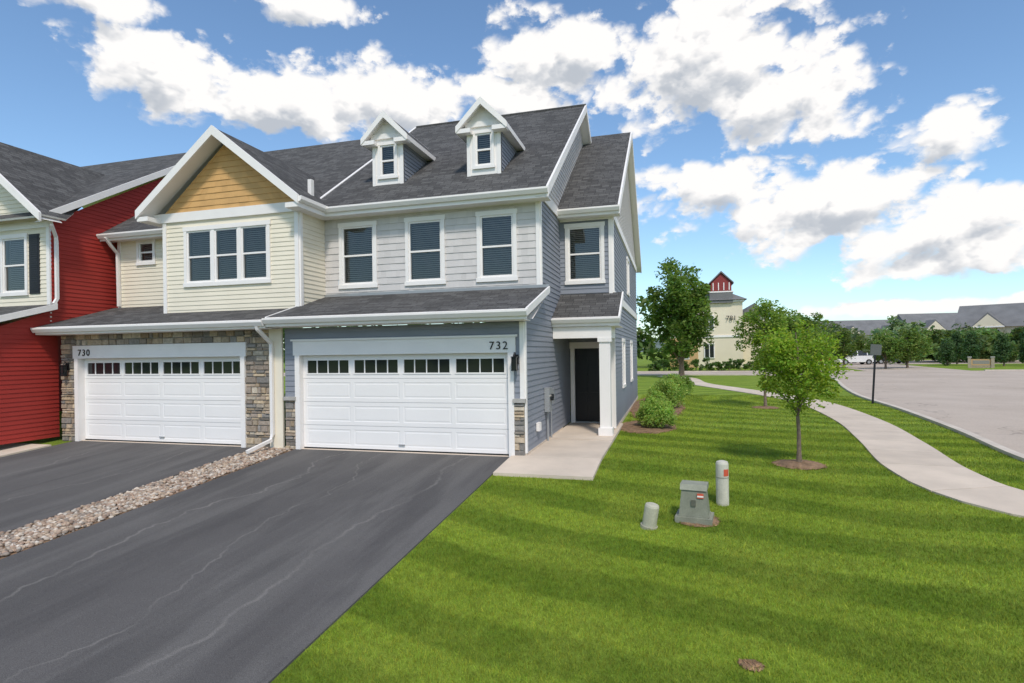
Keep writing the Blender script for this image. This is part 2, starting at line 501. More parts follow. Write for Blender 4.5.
def ysheet(name, x0, x1, ylist, m, t=.02):
    mb = MB()
    for y0, y1 in zip(ylist[:-1], ylist[1:]):
        p = [(x0, y0, h(0, y0)+t), (x1, y0, h(0, y0)+t), (x1, y1, h(0, y1)+t), (x0, y1, h(0, y1)+t)]
        mb.prism(p, (0, 0, -t-.05), m)
    return mb.obj(name)
ysheet('driveway', -8.17, -3.13, [-8, 0, 10.98], 'asphalt', .022)
ysheet('driveway', -14.75, -9.2, [-8, 0, 10.98], 'asphalt', .022)
ysheet('driveway', -24.5, -16.9, [-8, 0, 9.3], 'asphalt', .022)
ysheet('entry_walkway', -16.85, -14.78, [7.6, 9.0, 10.4], 'concrete', .05)
mb = MB()
mb.prism([(-3.1, 9.72, h(0, 9.72)+.06), (-1.3, 9.72, h(0, 9.72)+.06), (-1.3, 11, .06), (-3.1, 11, .06)], (0, 0, -.2), 'concrete')
mb.box(-2.80, -1.3, 11.012, 13.2, -.1, .06, 'concrete', (.97, .97, .97))
mb.box(-2.80, -1.3, 13.212, 16.3, -.1, .075, 'concrete')
mb.obj('entry_walkway')

def smooth(pts, n=6):
    out_ = []
    P_ = [Vector((*p, 0)) for p in pts]
    for i in range(len(P_)-1):
        p0 = P_[max(i-1, 0)]; p1 = P_[i]; p2 = P_[i+1]; p3 = P_[min(i+2, len(P_)-1)]
        for k in range(n):
            t = k/n
            out_.append(.5*((2*p1)+(-p0+p2)*t+(2*p0-5*p1+4*p2-p3)*t*t+(-p0+3*p1-3*p2+p3)*t**3))
    out_.append(P_[-1]); return out_
def ribbon(name, pts, w, m, top=.03, thick=.1, panel=None, gap=.014, n=8):
    c = smooth(pts, n)
    d = [0]
    for a, b_ in zip(c[:-1], c[1:]): d.append(d[-1]+(b_-a).length)
    step = panel or .35
    N = max(2, int(d[-1]/step))
    def at(s):
        s = min(max(s, 0), d[-1]-1e-6)
        k = max(i for i in range(len(d)) if d[i] <= s)
        return c[k].lerp(c[k+1], (s-d[k])/max(d[k+1]-d[k], 1e-9))
    mb = MB()
    for i in range(N):
        sub = 4 if panel else 1
        s0 = i*d[-1]/N+(gap/2 if panel else 0); s1 = (i+1)*d[-1]/N-(gap/2 if panel else 0)
        cv = random.uniform(.93, 1.05) if panel else 1
        for k in range(sub):
            qs = []
            for s in (s0+(s1-s0)*k/sub, s0+(s1-s0)*(k+1)/sub):
                p = at(s); t = (at(s+.2)-at(s-.2)).normalized(); nrm = Vector((-t.y, t.x, 0))
                for sg in (-1, 1):
                    q = p+nrm*sg*w/2; qs.append((q.x, q.y, h(0, q.y)+top))
            mb.prism([qs[0], qs[1], qs[3], qs[2]], (0, 0, -thick), m, col=(cv, cv, cv))
    return mb.obj(name)
WALK = [(6.6, 8.2), (5.4, 9.1), (4.55, 9.75), (4.25, 11.2), (4.75, 14.5), (5.25, 18.5), (5.35, 24), (4.6, 28), (3.2, 32.5), (1.7, 37.5), (1.2, 44), (-.5, 48.3)]
ribbon('sidewalk', WALK, 1.25, 'concrete', .03, .12, panel=1.5)
EDGE = [(6.0, -10), (6.0, 4), (6.1, 9), (6.3, 12.7), (6.9, 16.5), (7.5, 21.9), (7.9, 27.5), (8.9, 33.6), (10.2, 40), (11.0, 45), (9.5, 48.6), (5, 49.6), (-10, 50), (-60, 50)]
ce = smooth(EDGE, 8)
mb = MB()
pts = [(p.x, p.y) for p in ce]
def edge_x(y):
    for a, b_ in zip(pts[:-1], pts[1:]):
        if min(a[1], b_[1]) <= y <= max(a[1], b_[1]) and a[1] != b_[1] and y < 45.2:
            return a[0]+(b_[0]-a[0])*(y-a[1])/(b_[1]-a[1])
    return None
ylist = [-8+i*1.0 for i in range(0, 54)]
for y0, y1 in zip(ylist[:-1], ylist[1:]):
    if y1 > 45.01: break
    mb.poly([(edge_x(y0), y0, h(0, y0)+.012), (70, y0, h(0, y0)+.012), (70, y1, h(0, y1)+.012), (edge_x(y1), y1, h(0, y1)+.012)], 'road')
mb.poly([(11, 45, .012), (70, 45, .012), (70, 50, .012), (-5, 50, .012), (5, 49.6, .012), (9.5, 48.6, .012)], 'road')
mb.poly([(-80, 50, .012), (120, 50, .012), (120, 57.5, .012), (-80, 57.5, .012)], 'road')
mb.poly([(17, 57.5, .012), (25, 57.5, .012), (27, 80, .012), (19, 80, .012)], 'road')
mb.poly([(14, 80, .012), (70, 80, .012), (70, 104, .012), (14, 104, .012)], 'road')
mb.obj('road')
ribbon('kerb', EDGE, .18, 'kerb', .075, .2, n=8)
ribbon('kerb', [(26, 57.6), (60, 57.6), (120, 57.6)], .2, 'kerb', .09, .2)
ribbon('kerb', [(-80, 57.6), (-30, 57.6), (16, 57.6)], .2, 'kerb', .09, .2)

rng = np.random.default_rng(3)
bm = bmesh.new(); bmesh.ops.create_icosphere(bm, subdivisions=1, radius=1)
bv = np.array([v.co[:] for v in bm.verts]); bf = np.array([[v.index for v in f.verts] for f in bm.faces]); bm.free()
def pebbles(name, N, x0, x1, y0, y1, smin, smax, palette, mat='pebble', zoff=0.01):
    px_ = rng.uniform(x0, x1, N)+rng.normal(0, .03, N); py_ = rng.uniform(y0, y1, N)
    sz = rng.uniform(smin, smax, N)
    sc = np.stack([sz, sz*rng.uniform(.6, 1, N), sz*rng.uniform(.4, .75, N)], 1)
    a = rng.uniform(0, 2*pi, N); ca, sa = np.cos(a), np.sin(a)
    b0 = bv[None]*(1+rng.normal(0, .10, (N, len(bv), 1)))*sc[:, None]
    X = b0[..., 0]*ca[:, None]-b0[..., 1]*sa[:, None]+px_[:, None]
    Y = b0[..., 0]*sa[:, None]+b0[..., 1]*ca[:, None]+py_[:, None]
    Z = b0[..., 2]+(hn(py_)+zoff+rng.uniform(0, .03, N))[:, None]
    V = np.stack([X, Y, Z], -1).reshape(-1, 3)
    F = (bf[None]+np.arange(N)[:, None, None]*len(bv)).reshape(-1, 3)
    pal = np.array(palette); c = pal[rng.integers(0, len(pal), N)]*rng.uniform(.7, 1.2, (N, 1))
    C = np.repeat(c, len(bf), 0)
    return npmesh(name, V, 3, C, mat, smooth=True, F=F)
pebbles('gravel', 5200, -9.13, -8.25, 3.6, 10.95, .022, .05,
        [(.46, .36, .27), (.38, .27, .20), (.52, .44, .36), (.28, .23, .19), (.44, .33, .24), (.56, .50, .43), (.34, .24, .18)])
ysheet('gravel_bed', -9.2, -8.17, [-8, 0, 10.98], 'mulch', .008)

# ================================================================= HOUSES
T = empty('townhouse')
w = MB()
XL, XR, XE = -8.43, -2.82, -1.42
f = front(11)
gx0, gx1, gz = -8.03, -3.15, 2.13
header = 2.45
siding(w, f, [(XL, 1.2), (XR, 1.2), (XR, 2.75), (XL, 2.75)], 'blue', .12, [(gx0-.12, gx1+.12, 0, header)])
stones(w, f, XL, gx0-.1, 0, 1.12); stones(w, f, gx1+.1, XR, 0, 1.12)
fbox(w, f, XL-.01, gx0-.1, 1.12, 1.2, 0, .085, 'cap'); fbox(w, f, gx1+.1, XR+.03, 1.12, 1.2, 0, .085, 'cap')
fbox(w, f, gx0-.12, gx0, 0, gz, -.12, .05, 'white'); fbox(w, f, gx1, gx1+.12, 0, gz, -.12, .05, 'white')
fbox(w, f, gx0-.16, gx1+.16, gz, header, -.12, .054, 'white')
fbox(w, f, gx0-.2, gx1+.2, header, header+.04, 0, .085, 'white')
garage_door(w, f, gx0, gx1, .035, gz)
w.box(gx0-.1, gx1+.1, 10.99, 11.3, -.1, .024, 'concrete')
lantern(w, f, -2.98, 1.93)
fbox(w, f, XR-.085, XR+.005, 1.2, 2.75, .0, .034, 'white')
f = right(XR)
siding(w, f, [(11, 0.1), (16.3, 0.1), (16.3, 2.78), (11, 2.78)], 'blue', .12)
siding(w, f, [(11, 2.78), (12.6, 2.78), (12.6, 3.42)], 'blue', .12)
siding(w, f, [(12.6, 2.78), (15, 2.78), (15, 5.7), (12.6, 5.7)], 'blue', .12)
fbox(w, f, 10.995, 11.085, .1, 2.75, 0, .036, 'white')
fbox(w, f, 12.595, 12.685, 3.4, 5.62, 0, .036, 'white')
fbox(w, f, 11.0, 15, -.1, .1, -.02, .03, 'concrete')
siding(w, f, [(12.6, 5.9), (18.6, 10.0), (24.6, 5.9)], 'greige', .12)
fbox(w, f, 12.4, 24.8, 5.66, 5.9, 0, .05, 'white')
siding(w, f, [(16.3, 2.78), (24.6, 2.78), (24.6, 5.7), (16.3, 5.7)], 'blue', .2)
f = front(12.6)
H3 = [window(w, f, -4.33, -3.36, 3.80, 5.42), window(w, f, -6.17, -5.14, 3.80, 5.42), window(w, f, -8.0, -6.95, 3.80, 5.42)]
siding(w, f, [(XL, 3.2), (XR, 3.2), (XR, 5.62), (XL, 5.62)], 'greige', .165, H3, shake=True)
fbox(w, f, XL, XR+.04, 5.55, 5.75, 0, .05, 'white')
fbox(w, f, XR-.085, XR+.005, 3.2, 5.55, 0, .04, 'white')
def SZ(y): return 2.97+(y-10.45)*.30
x0, x1 = -8.52, -2.62
slab(w, [(x0, 10.45, SZ(10.45)), (x1, 10.45, SZ(10.45)), (x1, 12.6, SZ(12.6)), (x0, 12.6, SZ(12.6))], .04)
gutter(w, x0, x1+.02, 10.46, 2.95)
w.box(x0, x1, 10.462, 10.50, 2.77, 2.955, 'white')
w.box(x0, x1-.06, 10.5, 11.0, 2.76, 2.775, 'white')
for fx, sg in ((x1, 1), (x0, -1)):
    ff = right(fx)
    rakeboard(w, ff, (10.45, SZ(10.45)+.012), (12.6, SZ(12.6)+.012), .15, -.02 if sg > 0 else 0, .02 if sg > 0 else .035)
w.poly([(x1-.01, 11, 2.80), (x1-.01, 12.6, SZ(12.6)-.12), (XR, 12.6, SZ(12.6)-.12), (XR, 11, 2.80)], 'white')
w.box(x0, x1, 12.55, 12.62, SZ(12.6)-.02, SZ(12.6)+.05, 'metal')
f = front(15)
he = window(w, f, -2.66, -1.62, 3.93, 5.52)
siding(w, f, [(XR, 3.2), (XE, 3.2), (XE, 5.62), (XR, 5.62)], 'blue', .12, [he])
fbox(w, f, XE-.09, XE+.005, 3.3, 5.62, 0, .04, 'white'); fbox(w, f, XR+.02, XE+.04, 5.60, 5.82, 0, .05, 'white')
w.poly([(XR, 15, 2.74), (XE, 15, 2.74), (XE, 16.3, 2.74), (XR, 16.3, 2.74)], 'white')
f = front(16.3)
dx0, dx1 = -2.66, -1.84
siding(w, f, [(XR, 2.4), (XE, 2.4), (XE, 2.75), (XR, 2.75)], 'blue', .12)
siding(w, f, [(dx1+.1, .1), (XE, .1), (XE, 2.4), (dx1+.1, 2.4)], 'blue', .12)
fbox(w, f, dx0-.12, dx0, .05, 2.22, -.06, .06, 'white'); fbox(w, f, dx1, dx1+.12, .05, 2.22, -.06, .06, 'white')
fbox(w, f, dx0-.14, dx1+.14, 2.22, 2.4, -.06, .065, 'white')
w.box(dx0, dx1, 16.24, 16.3, .05, .11, 'metal')
fbox(w, f, dx0, dx1, .11, 2.22, -.06, -.02, 'black')
for a, b_, c, d in ((.1, .36, .25, .95), (.46, .72, .25, .95), (.1, .36, 1.1, 1.95), (.46, .72, 1.1, 1.95)):
    fbox(w, f, dx0+a, dx0+b_, c, d, -.02, -.008, 'black')
w.tube([P(f, dx0+.75, 1.1, -.02), P(f, dx0+.75, 1.1, .05)], .03, 'metal', 10)
f = right(XE)
hs = [window(w, f, 17.6, 18.5, 1.0, 2.5), window(w, f, 21.3, 22.2, 1.0, 2.5), window(w, f, 20.0, 20.9, 4.1, 5.4)]
siding(w, f, [(15, .1), (25.8, .1), (25.8, 3.5), (15, 3.5)], 'blue', .12, hs)
fbox(w, f, 15, 25.8, 3.5, 3.72, 0, .05, 'white')
siding(w, f, [(15, 3.72), (25.8, 3.72), (25.8, 5.62), (15, 5.62)], 'blue', .12, hs)
fbox(w, f, 14.98, 25.8, 5.62, 5.84, 0, .052, 'white')
siding(w, f, [(15, 5.84), (25.8, 5.84), (20.4, 9.6)], 'greige', .12)
fbox(w, f, 14.995, 15.09, .1, 3.5, 0, .042, 'white'); fbox(w, f, 14.995, 15.09, 3.72, 5.62, 0, .042, 'white')
fbox(w, f, 15, 25.8, -.1, .1, -.02, .03, 'concrete')
w.box(XE-.1, XE, 15.0, 15.1, 0.05, 2.75, 'white')
w.box(XL, XE, 25.7, 25.8, 0, 5.8, 'blue')
px0, px1 = -2.80, -1.16
def PZ(y): return 2.97+(y-13.75)*.56
slab(w, [(px0, 13.75, PZ(13.75)), (px1, 13.75, PZ(13.75)), (px1, 15, PZ(15)), (px0, 15, PZ(15))], .04)
gutter(w, px0, px1+.02, 13.76, 2.95)
w.box(px0, px1, 13.762, 13.80, 2.75, 2.955, 'white')
rakeboard(w, right(px1), (13.75, PZ(13.75)+.012), (15.0, PZ(15)+.012), .17, -.02, .02)
w.prism([(XE, 13.9, 2.74), (XE, 15, 2.74), (XE, 15, PZ(15)-.12), (XE, 13.9, PZ(13.9)-.12)], (-.02, 0, 0), 'white')
w.box(px0, XE+.06, 13.84, 14.12, 2.46, 2.735, 'white')
w.box(XE-.25, XE+.05, 14.12, 15, 2.46, 2.735, 'white')
w.box(px0, px1, 13.80, 15, 2.737, 2.745, 'white')
cx0, cx1, cy0, cy1 = -1.66, -1.40, 13.86, 14.10
w.box(cx0, cx1, cy0, cy1, .26, 2.36, 'white')
w.box(cx0-.04, cx1+.04, cy0-.04, cy1+.04, .07, .26, 'white')
w.box(cx0-.035, cx1+.035, cy0-.035, cy1+.035, 2.36, 2.46, 'white')
f = right(XR)
fbox(w, f, 12.75, 13.05, .75, 1.30, .02, .14, 'metal'); fbox(w, f, 13.2, 13.42, .9, 1.25, .02, .12, 'metal')
w.tube([P(f, 12.9, 1.08, .14), P(f, 12.9, 1.08, .2)], .08, 'dglass', 12)
w.tube([P(f, 12.9, .75, .06), P(f, 12.9, .05, .06)], .025, 'metal', 8)
w.tube([P(f, 13.31, .9, .06), P(f, 13.31, .05, .06)], .018, 'metal', 8)
fbox(w, f, 11.9, 12.1, .42, .60, .02, .09, 'white')
w.obj('walls', T)

r = MB()
ROOF_S = .695
def RZ(y, e=5.78): return e+ROOF_S*(y-12.2) if y <= 18.6 else e+ROOF_S*(18.6-12.2)-ROOF_S*(y-18.6)
x0, x1 = -8.62, -2.55
slab(r, [(x0, 12.2, RZ(12.2)), (x1, 12.2, RZ(12.2)), (x1, 18.6, RZ(18.6)), (x0, 18.6, RZ(18.6))], .05)
slab(r, [(x0, 25, RZ(25)), (x1, 25, RZ(25)), (x1, 18.6, RZ(18.6)), (x0, 18.6, RZ(18.6))], .05)
r.tube([(x0, 18.6, RZ(18.6)), (x1, 18.6, RZ(18.6))], .06, 'shingle', 6)
gutter(r, -8.3, x1+.02, 12.21, 5.755)
r.box(x0, x1, 12.212, 12.25, 5.55, 5.76, 'white')
r.poly([(x0, 12.22, 5.56), (x1, 12.22, 5.56), (x1, 12.6, 5.56), (x0, 12.6, 5.56)], 'white')
for X, a, b_ in ((x1, -.025, .025), (x0, -.08, .0)):
    f = right(X)
    rakeboard(r, f, (12.2, RZ(12.2)+.02), (18.6, RZ(18.6)+.02), .24, a, b_)
    rakeboard(r, f, (18.6, RZ(18.6)+.02), (25, RZ(25)+.02), .24, a, b_)
for (ya, yb) in ((12.2, 18.6), (18.6, 25)):
    r.poly([(x1, ya, RZ(ya)-.2), (x1, yb, RZ(yb)-.2), (XR, yb, RZ(yb)-.2), (XR, ya, RZ(ya)-.2)], 'white')
def EZ(y): return 5.86+.69*(y-14.6) if y <= 20.4 else 5.86+.69*5.8-.69*(y-20.4)
ex = -1.2
slab(r, [(XR, 14.6, EZ(14.6)), (ex, 14.6, EZ(14.6)), (ex, 20.4, EZ(20.4)), (XR, 20.4, EZ(20.4))], .05)
slab(r, [(XR-1, 26.2, EZ(26.2)), (ex, 26.2, EZ(26.2)), (ex, 20.4, EZ(20.4)), (XR-1, 20.4, EZ(20.4))], .05)
gutter(r, XR+.02, ex+.02, 14.61, 5.835)
r.box(XR+.02, ex, 14.612, 14.65, 5.64, 5.845, 'white')
r.poly([(XR, 14.62, 5.65), (ex, 14.62, 5.65), (ex, 15, 5.65), (XR, 15, 5.65)], 'white')
f = right(ex)
rakeboard(r, f, (14.6, EZ(14.6)+.02), (20.4, EZ(20.4)+.02), .24, -.025, .025)
rakeboard(r, f, (20.4, EZ(20.4)+.02), (26.2, EZ(26.2)+.02), .24, -.025, .025)
for (ya, yb) in ((14.6, 20.4), (20.4, 26.2)):
    r.poly([(ex, ya, EZ(ya)-.2), (ex, yb, EZ(yb)-.2), (XE, yb, EZ(yb)-.2), (XE, ya, EZ(ya)-.2)], 'white')
r.box(-8.70, -8.60, 12.3, 12.42, 5.8, 6.55, 'white')
r.tube([(-5.6, 17.9, RZ(17.9)-.1), (-5.6, 17.9, RZ(17.9)+.3)], .045, 'metal', 10)
r.obj('roof', T)

def dormer(cx, yf, parent):
    d = MB(); hw = .44
    zb = RZ(yf)-.05; ze = 7.84
    f = front(yf)
    window(d, f, cx-.27, cx+.27, zb+.20, ze-.22, tw=.06)
    def sg(a, b_, c, e_): d.poly([P(f, a, c, .005), P(f, b_, c, .005), P(f, b_, e_, .005), P(f, a, e_, .005)], 'white')
    sg(cx-hw, cx-.2, zb, ze); sg(cx+.2, cx+hw, zb, ze); sg(cx-.2, cx+.2, zb, zb+.24); sg(cx-.2, cx+.2, ze-.26, ze)
    fbox(d, f, cx-hw, cx-hw+.09, zb, ze, 0.005, .03, 'white'); fbox(d, f, cx+hw-.09, cx+hw, zb, ze, 0.005, .03, 'white')
    fbox(d, f, cx-hw-.03, cx+hw+.03, ze-.12, ze+.01, .005, .06, 'white')
    yb = 12.2+(ze-5.78)/ROOF_S
    for X, ff in ((cx+hw, right(cx+hw)), (cx-hw, left(cx-hw))):
        siding(d, ff, [(yf, zb), (yf, ze), (yb+.05, ze)], 'blue', .1)
    pk = ze+.46; ov = .20; yo = yf-.24; sl = (pk-ze)/(hw+.02)
    lo = ze-ov*sl
    yrp = 12.2+(pk-5.78)/ROOF_S; yel = 12.2+(lo-5.78)/ROOF_S
    for sgn in (-1, 1):
        slab(d, [(cx+sgn*(hw+ov), yo, lo+.05), (cx, yo, pk+.05), (cx, yrp+.1, pk+.05), (cx+sgn*(hw+ov), yel+.1, lo+.05)], .045)
        fpoly(d, front(yo), [(cx+sgn*(hw+ov+.01), lo+.07), (cx, pk+.07), (cx, pk-.11), (cx+sgn*(hw+ov+.01), lo-.09)], -.03, .02, 'white')
        d.box(min(cx+sgn*(hw+ov), cx+sgn*(hw-.16)), max(cx+sgn*(hw+ov), cx+sgn*(hw-.16)), yo+.001, yf+.0, lo-.10, lo+.005, 'white')
        d.prism([(cx+sgn*(hw+ov), yo, lo+.05), (cx+sgn*(hw+ov), yel, lo+.05), (cx+sgn*(hw+ov), yel, lo-.07), (cx+sgn*(hw+ov), yo, lo-.07)], (sgn*.02, 0, 0), 'white')
        d.poly([(cx+sgn*(hw+ov), yo, lo-.06), (cx+sgn*(hw+ov), yel, lo-.06), (cx+sgn*hw, yel, lo-.06), (cx+sgn*hw, yo, lo-.06)], 'white')
    fpoly(d, f, [(cx-hw, ze), (cx+hw, ze), (cx, pk-.02)], 0, .012, 'white')
    d.obj('dormer', parent)
dormer(-4.36, 13.3, T); dormer(-6.98, 13.3, T)

def downspout(pts, parent, name='downspout'):
    mb = MB(); mb.tube(pts, .048, 'white', 4); return mb.obj(name, parent)
downspout([(-8.72, 10.42, 2.84), (-8.72, 10.46, 2.72), (-8.72, 10.88, 2.42), (-8.72, 10.9, 2.3), (-8.72, 10.9, .35), (-8.72, 10.85, .22), (-8.82, 10.2, .06)], T)

def number(txt, x, y, z, size, parent):
    cu = bpy.data.curves.new('house_number', 'FONT'); cu.body = txt; cu.size = size; cu.extrude = .006
    cu.space_character = 1.25
    o = bpy.data.objects.new('house_number', cu); o.location = (x, y, z); o.rotation_euler = (radians(90), 0, 0)
    cu.materials.append(MATS['black']); link(o, parent)
number('732', -3.54, 10.935, 2.2, .23, T)

# ---------------- cream townhouse (730)
T2 = empty('townhouse')
w = MB()
XA, XB = -15.2, -8.5
f = front(11)
g0, g1 = -14.58, -9.6
for a, b_, c, d in ((XA, g0-.1, 0, 2.8), (g1+.1, -8.83, 0, 2.8), (g0-.1, g1+.1, 2.45, 2.8)):
    stones(w, f, a, b_, c, d)
fbox(w, f, -8.83, XB+.02, .0, 2.8, 0, .05, 'cream')
fbox(w, f, g0-.12, g0, 0, gz, -.12, .08, 'white'); fbox(w, f, g1, g1+.12, 0, gz, -.12, .08, 'white')
fbox(w, f, g0-.16, g1+.16, gz, 2.455, -.12, .084, 'white')
garage_door(w, f, g0, g1, .035, gz)
w.box(g0-.1, g1+.1, 10.99, 11.3, -.1, .024, 'concrete')
lantern(w, f, -14.95, 1.85)
f = front(11.56)
bx0, bx1 = -12.44, -8.43
hb = window(w, f, -11.78, -9.22, 3.90, 5.38, units=3)
siding(w, f, [(bx0, 3.1), (bx1, 3.1), (bx1, 5.62), (bx0, 5.62)], 'cream', .11, [hb])
fbox(w, f, bx0-.005, bx0+.1, 3.1, 5.55, 0, .042, 'white'); fbox(w, f, bx1-.1, bx1+.005, 3.1, 5.55, 0, .042, 'white')
fbox(w, f, bx0-.4, bx1+.28, 5.55, 5.78, 0, .06, 'white')
siding(w, f, [(bx0, 5.75), (bx1, 5.75), (-10.5, 7.4)], 'tan', .15, shake=True)
f = right(bx1)
siding(w, f, [(11.56, 3.1), (12.6, 3.1), (12.6, 5.62), (11.56, 5.62)], 'cream', .11)
fbox(w, f, 11.555, 11.65, 3.1, 5.55, 0, .042, 'white'); fbox(w, f, 11.555, 12.6, 5.55, 5.72, 0, .05, 'white')
siding(w, left(bx0), [(11.56, 3.1), (12.6, 3.1), (12.6, 5.62), (11.56, 5.62)], 'cream', .11)
f = front(12.6)
hc = window(w, f, -14.5, -13.85, 4.75, 5.45, tw=.07, hung=True)
siding(w, f, [(XA, 3.1), (bx0, 3.1), (bx0, 5.62), (XA, 5.62)], 'cream', .11, [hc])
fbox(w, f, XA, bx0, 5.5, 5.66, 0, .05, 'white'); fbox(w, f, XA, XA+.1, 3.1, 5.5, 0, .04, 'white')
x0, x1 = -15.36, -8.54
def S2(y): return 2.93+(y-10.45)*.30
slab(w, [(x0, 10.45, S2(10.45)), (x1, 10.45, S2(10.45)), (x1, 12.6, S2(12.6)), (x0, 12.6, S2(12.6))], .04)
gutter(w, x0, x1, 10.46, 2.91)
w.box(x0, x1, 10.462, 10.50, 2.74, 2.915, 'white'); w.box(x0, x1, 10.5, 11.0, 2.735, 2.75, 'white')
w.obj('walls', T2)
r = MB()
def R2(y): return RZ(y, 5.62)
x0, x1 = -15.5, -8.61
slab(r, [(x0, 12.2, R2(12.2)), (x1, 12.2, R2(12.2)), (x1, 18.6, R2(18.6)), (x0, 18.6, R2(18.6))], .05)
slab(r, [(x0, 25, R2(25)), (x1, 25, R2(25)), (x1, 18.6, R2(18.6)), (x0, 18.6, R2(18.6))], .05)
gutter(r, x0+.1, bx0-.1, 12.21, 5.6); r.box(x0, bx0, 12.212, 12.25, 5.42, 5.6, 'white')
r.poly([(x0, 12.22, 5.45), (bx0, 12.22, 5.45), (bx0, 12.6, 5.45), (x0, 12.6, 5.45)], 'white')
gcx, pk, yo = -10.48, 7.64, 11.12
el = 5.78; hwid = 2.34
for sg in (-1, 1):
    slab(r, [(gcx+sg*hwid, yo, el), (gcx, yo, pk), (gcx, 15.6, pk), (gcx+sg*hwid, 13.2, el)], .05)
    ff = front(yo)
    fpoly(r, ff, [(gcx+sg*(hwid+.02), el+.03), (gcx, pk+.03), (gcx, pk-.20), (gcx+sg*(hwid+.02), el-.18)], -.03, .03, 'white')
    r.poly([(gcx+sg*hwid, yo, el-.12), (gcx, yo, pk-.12), (gcx, 11.56, pk-.12), (gcx+sg*hwid, 11.56, el-.12)], 'white')
    r.box(min(gcx+sg*hwid, gcx+sg*(hwid-.34)), max(gcx+sg*hwid, gcx+sg*(hwid-.34)), yo+.005, 12.5, el-.24, el-.13, 'white')
r.prism([(gcx+hwid, yo, el+.0), (gcx+hwid+.1, yo, el-.0), (gcx+hwid+.1, yo, el-.08), (gcx+hwid+.05, yo, el-.13), (gcx+hwid, yo, el-.13)], (0, 1.1, 0), 'white')
r.obj('roof', T2)
downspout([(-15.12, 12.14, 5.5), (-15.12, 12.3, 5.3), (-15.12, 12.5, 5.1), (-15.12, 12.52, 3.6)], T2)
number('730', -14.55, 10.905, 2.2, .23, T2)

# ---------------- red townhouse (728)
T3 = empty('townhouse')
w = MB()
XC = -15.42; XD = -24
f = right(XC)
siding(w, f, [(9.4, .1), (11.05, .1), (11.05, 2.8), (9.4, 2.8)], 'red', .11)
siding(w, f, [(9.4, 2.8), (10.9, 2.8), (10.9, 3.4)], 'red', .11)
siding(w, f, [(10.9, 2.8), (16.9, 2.8), (16.9, 5.7), (10.9, 5.7)], 'red', .11)
siding(w, f, [(10.9, 5.7), (16.9, 5.7), (16.9, 9.45)], 'red', .11)
siding(w, f, [(16.9, 5.0), (23.2, 5.0), (16.9, 9.45)], 'red', .11)
fbox(w, f, 9.38, 9.48, .1, 2.8, 0, .036, 'white')
f = front(10.9)
h1_ = window(w, f, -17.18, -16.2, 3.82, 5.42)
siding(w, f, [(XD, 3.1), (XC, 3.1), (XC, 5.62), (XD, 5.62)], 'cream', .11, [h1_])
for a in (-17.58, -16.14):
    fbox(w, f, a, a+.36, 3.84, 5.4, .0, .035, 'shutter')
    for k in range(26):
        fbox(w, f, a+.04, a+.32, 3.9+k*.057, 3.93+k*.057, .035, .045, 'shutter')
fbox(w, f, XC-.1, XC+.01, 3.1, 5.55, 0, .042, 'white'); fbox(w, f, XD, XC+.1, 5.55, 5.72, 0, .05, 'white')
siding(w, f, [(-21.2, 5.7), (XC, 5.7), (-18.1, 7.9)], 'cream', .11)
f = front(9.4)
siding(w, f, [(XD, 0), (XC, 0), (XC, 2.75), (XD, 2.75)], 'red', .11, [(-22.2, -17.2, 0, 2.4)])
garage_door(w, f, -22.2, -17.2, .02, 2.13); fbox(w, f, -22.3, -17.1, 2.13, 2.42, -.1, .05, 'white')
x1 = -15.22
def S3(y): return 2.95+(y-8.9)*.30
slab(w, [(XD, 8.9, S3(8.9)), (x1, 8.9, S3(8.9)), (x1, 10.9, S3(10.9)), (XD, 10.9, S3(10.9))], .04)
gutter(w, XD, x1, 8.91, 2.93); w.box(XD, x1, 8.912, 8.95, 2.7, 2.935, 'white'); w.box(XD, x1, 8.95, 9.4, 2.7, 2.72, 'white')
rakeboard(w, right(x1), (8.9, S3(8.9)+.012), (10.9, S3(10.9)+.012), .15, -.02, .02)
w.box(XD, XD+.1, 9.4, 24, 0, 5.7, 'red')
w.obj('walls', T3)
r = MB()
def R3(y): return 5.75+.615*(y-10.5) if y <= 16.9 else 5.75+.615*6.4-.615*(y-16.9)
x0, x1 = -24.3, -15.22
slab(r, [(x0, 10.5, R3(10.5)), (x1, 10.5, R3(10.5)), (x1, 16.9, R3(16.9)), (x0, 16.9, R3(16.9))], .05)
slab(r, [(x0, 23.3, R3(23.3)), (x1, 23.3, R3(23.3)), (x1, 16.9, R3(16.9)), (x0, 16.9, R3(16.9))], .05)
rakeboard(r, right(x1), (10.5, R3(10.5)+.02), (16.9, R3(16.9)+.02), .19, -.02, .02)
rakeboard(r, right(x1), (16.9, R3(16.9)+.02), (23.3, R3(23.3)+.02), .19, -.02, .02)
r.poly([(x1, 10.5, R3(10.5)-.16), (x1, 16.9, R3(16.9)-.16), (XC, 16.9, R3(16.9)-.16), (XC, 10.5, R3(10.5)-.16)], 'white')
gcx, pk, el, hwid, yo = -18.2, 8.3, 5.74, 3.2, 10.35
for sg in (-1, 1):
    slab(r, [(gcx+sg*hwid, yo, el), (gcx, yo, pk), (gcx, 15.0, pk), (gcx+sg*hwid, 11.0, el)], .05)
    fpoly(r, front(yo), [(gcx+sg*(hwid+.02), el+.03), (gcx, pk+.03), (gcx, pk-.2), (gcx+sg*(hwid+.02), el-.18)], -.03, .03, 'white')
    r.poly([(gcx+sg*hwid, yo, el-.12), (gcx, yo, pk-.12), (gcx, 10.9, pk-.12), (gcx+sg*hwid, 10.9, el-.12)], 'white')
r.obj('roof', T3)
downspout([(-15.1, 10.7, 5.55), (-15.3, 10.95, 5.3), (-15.33, 10.98, 5.15), (-15.33, 10.98, 3.7), (-15.33, 10.9, 3.55)], T3)

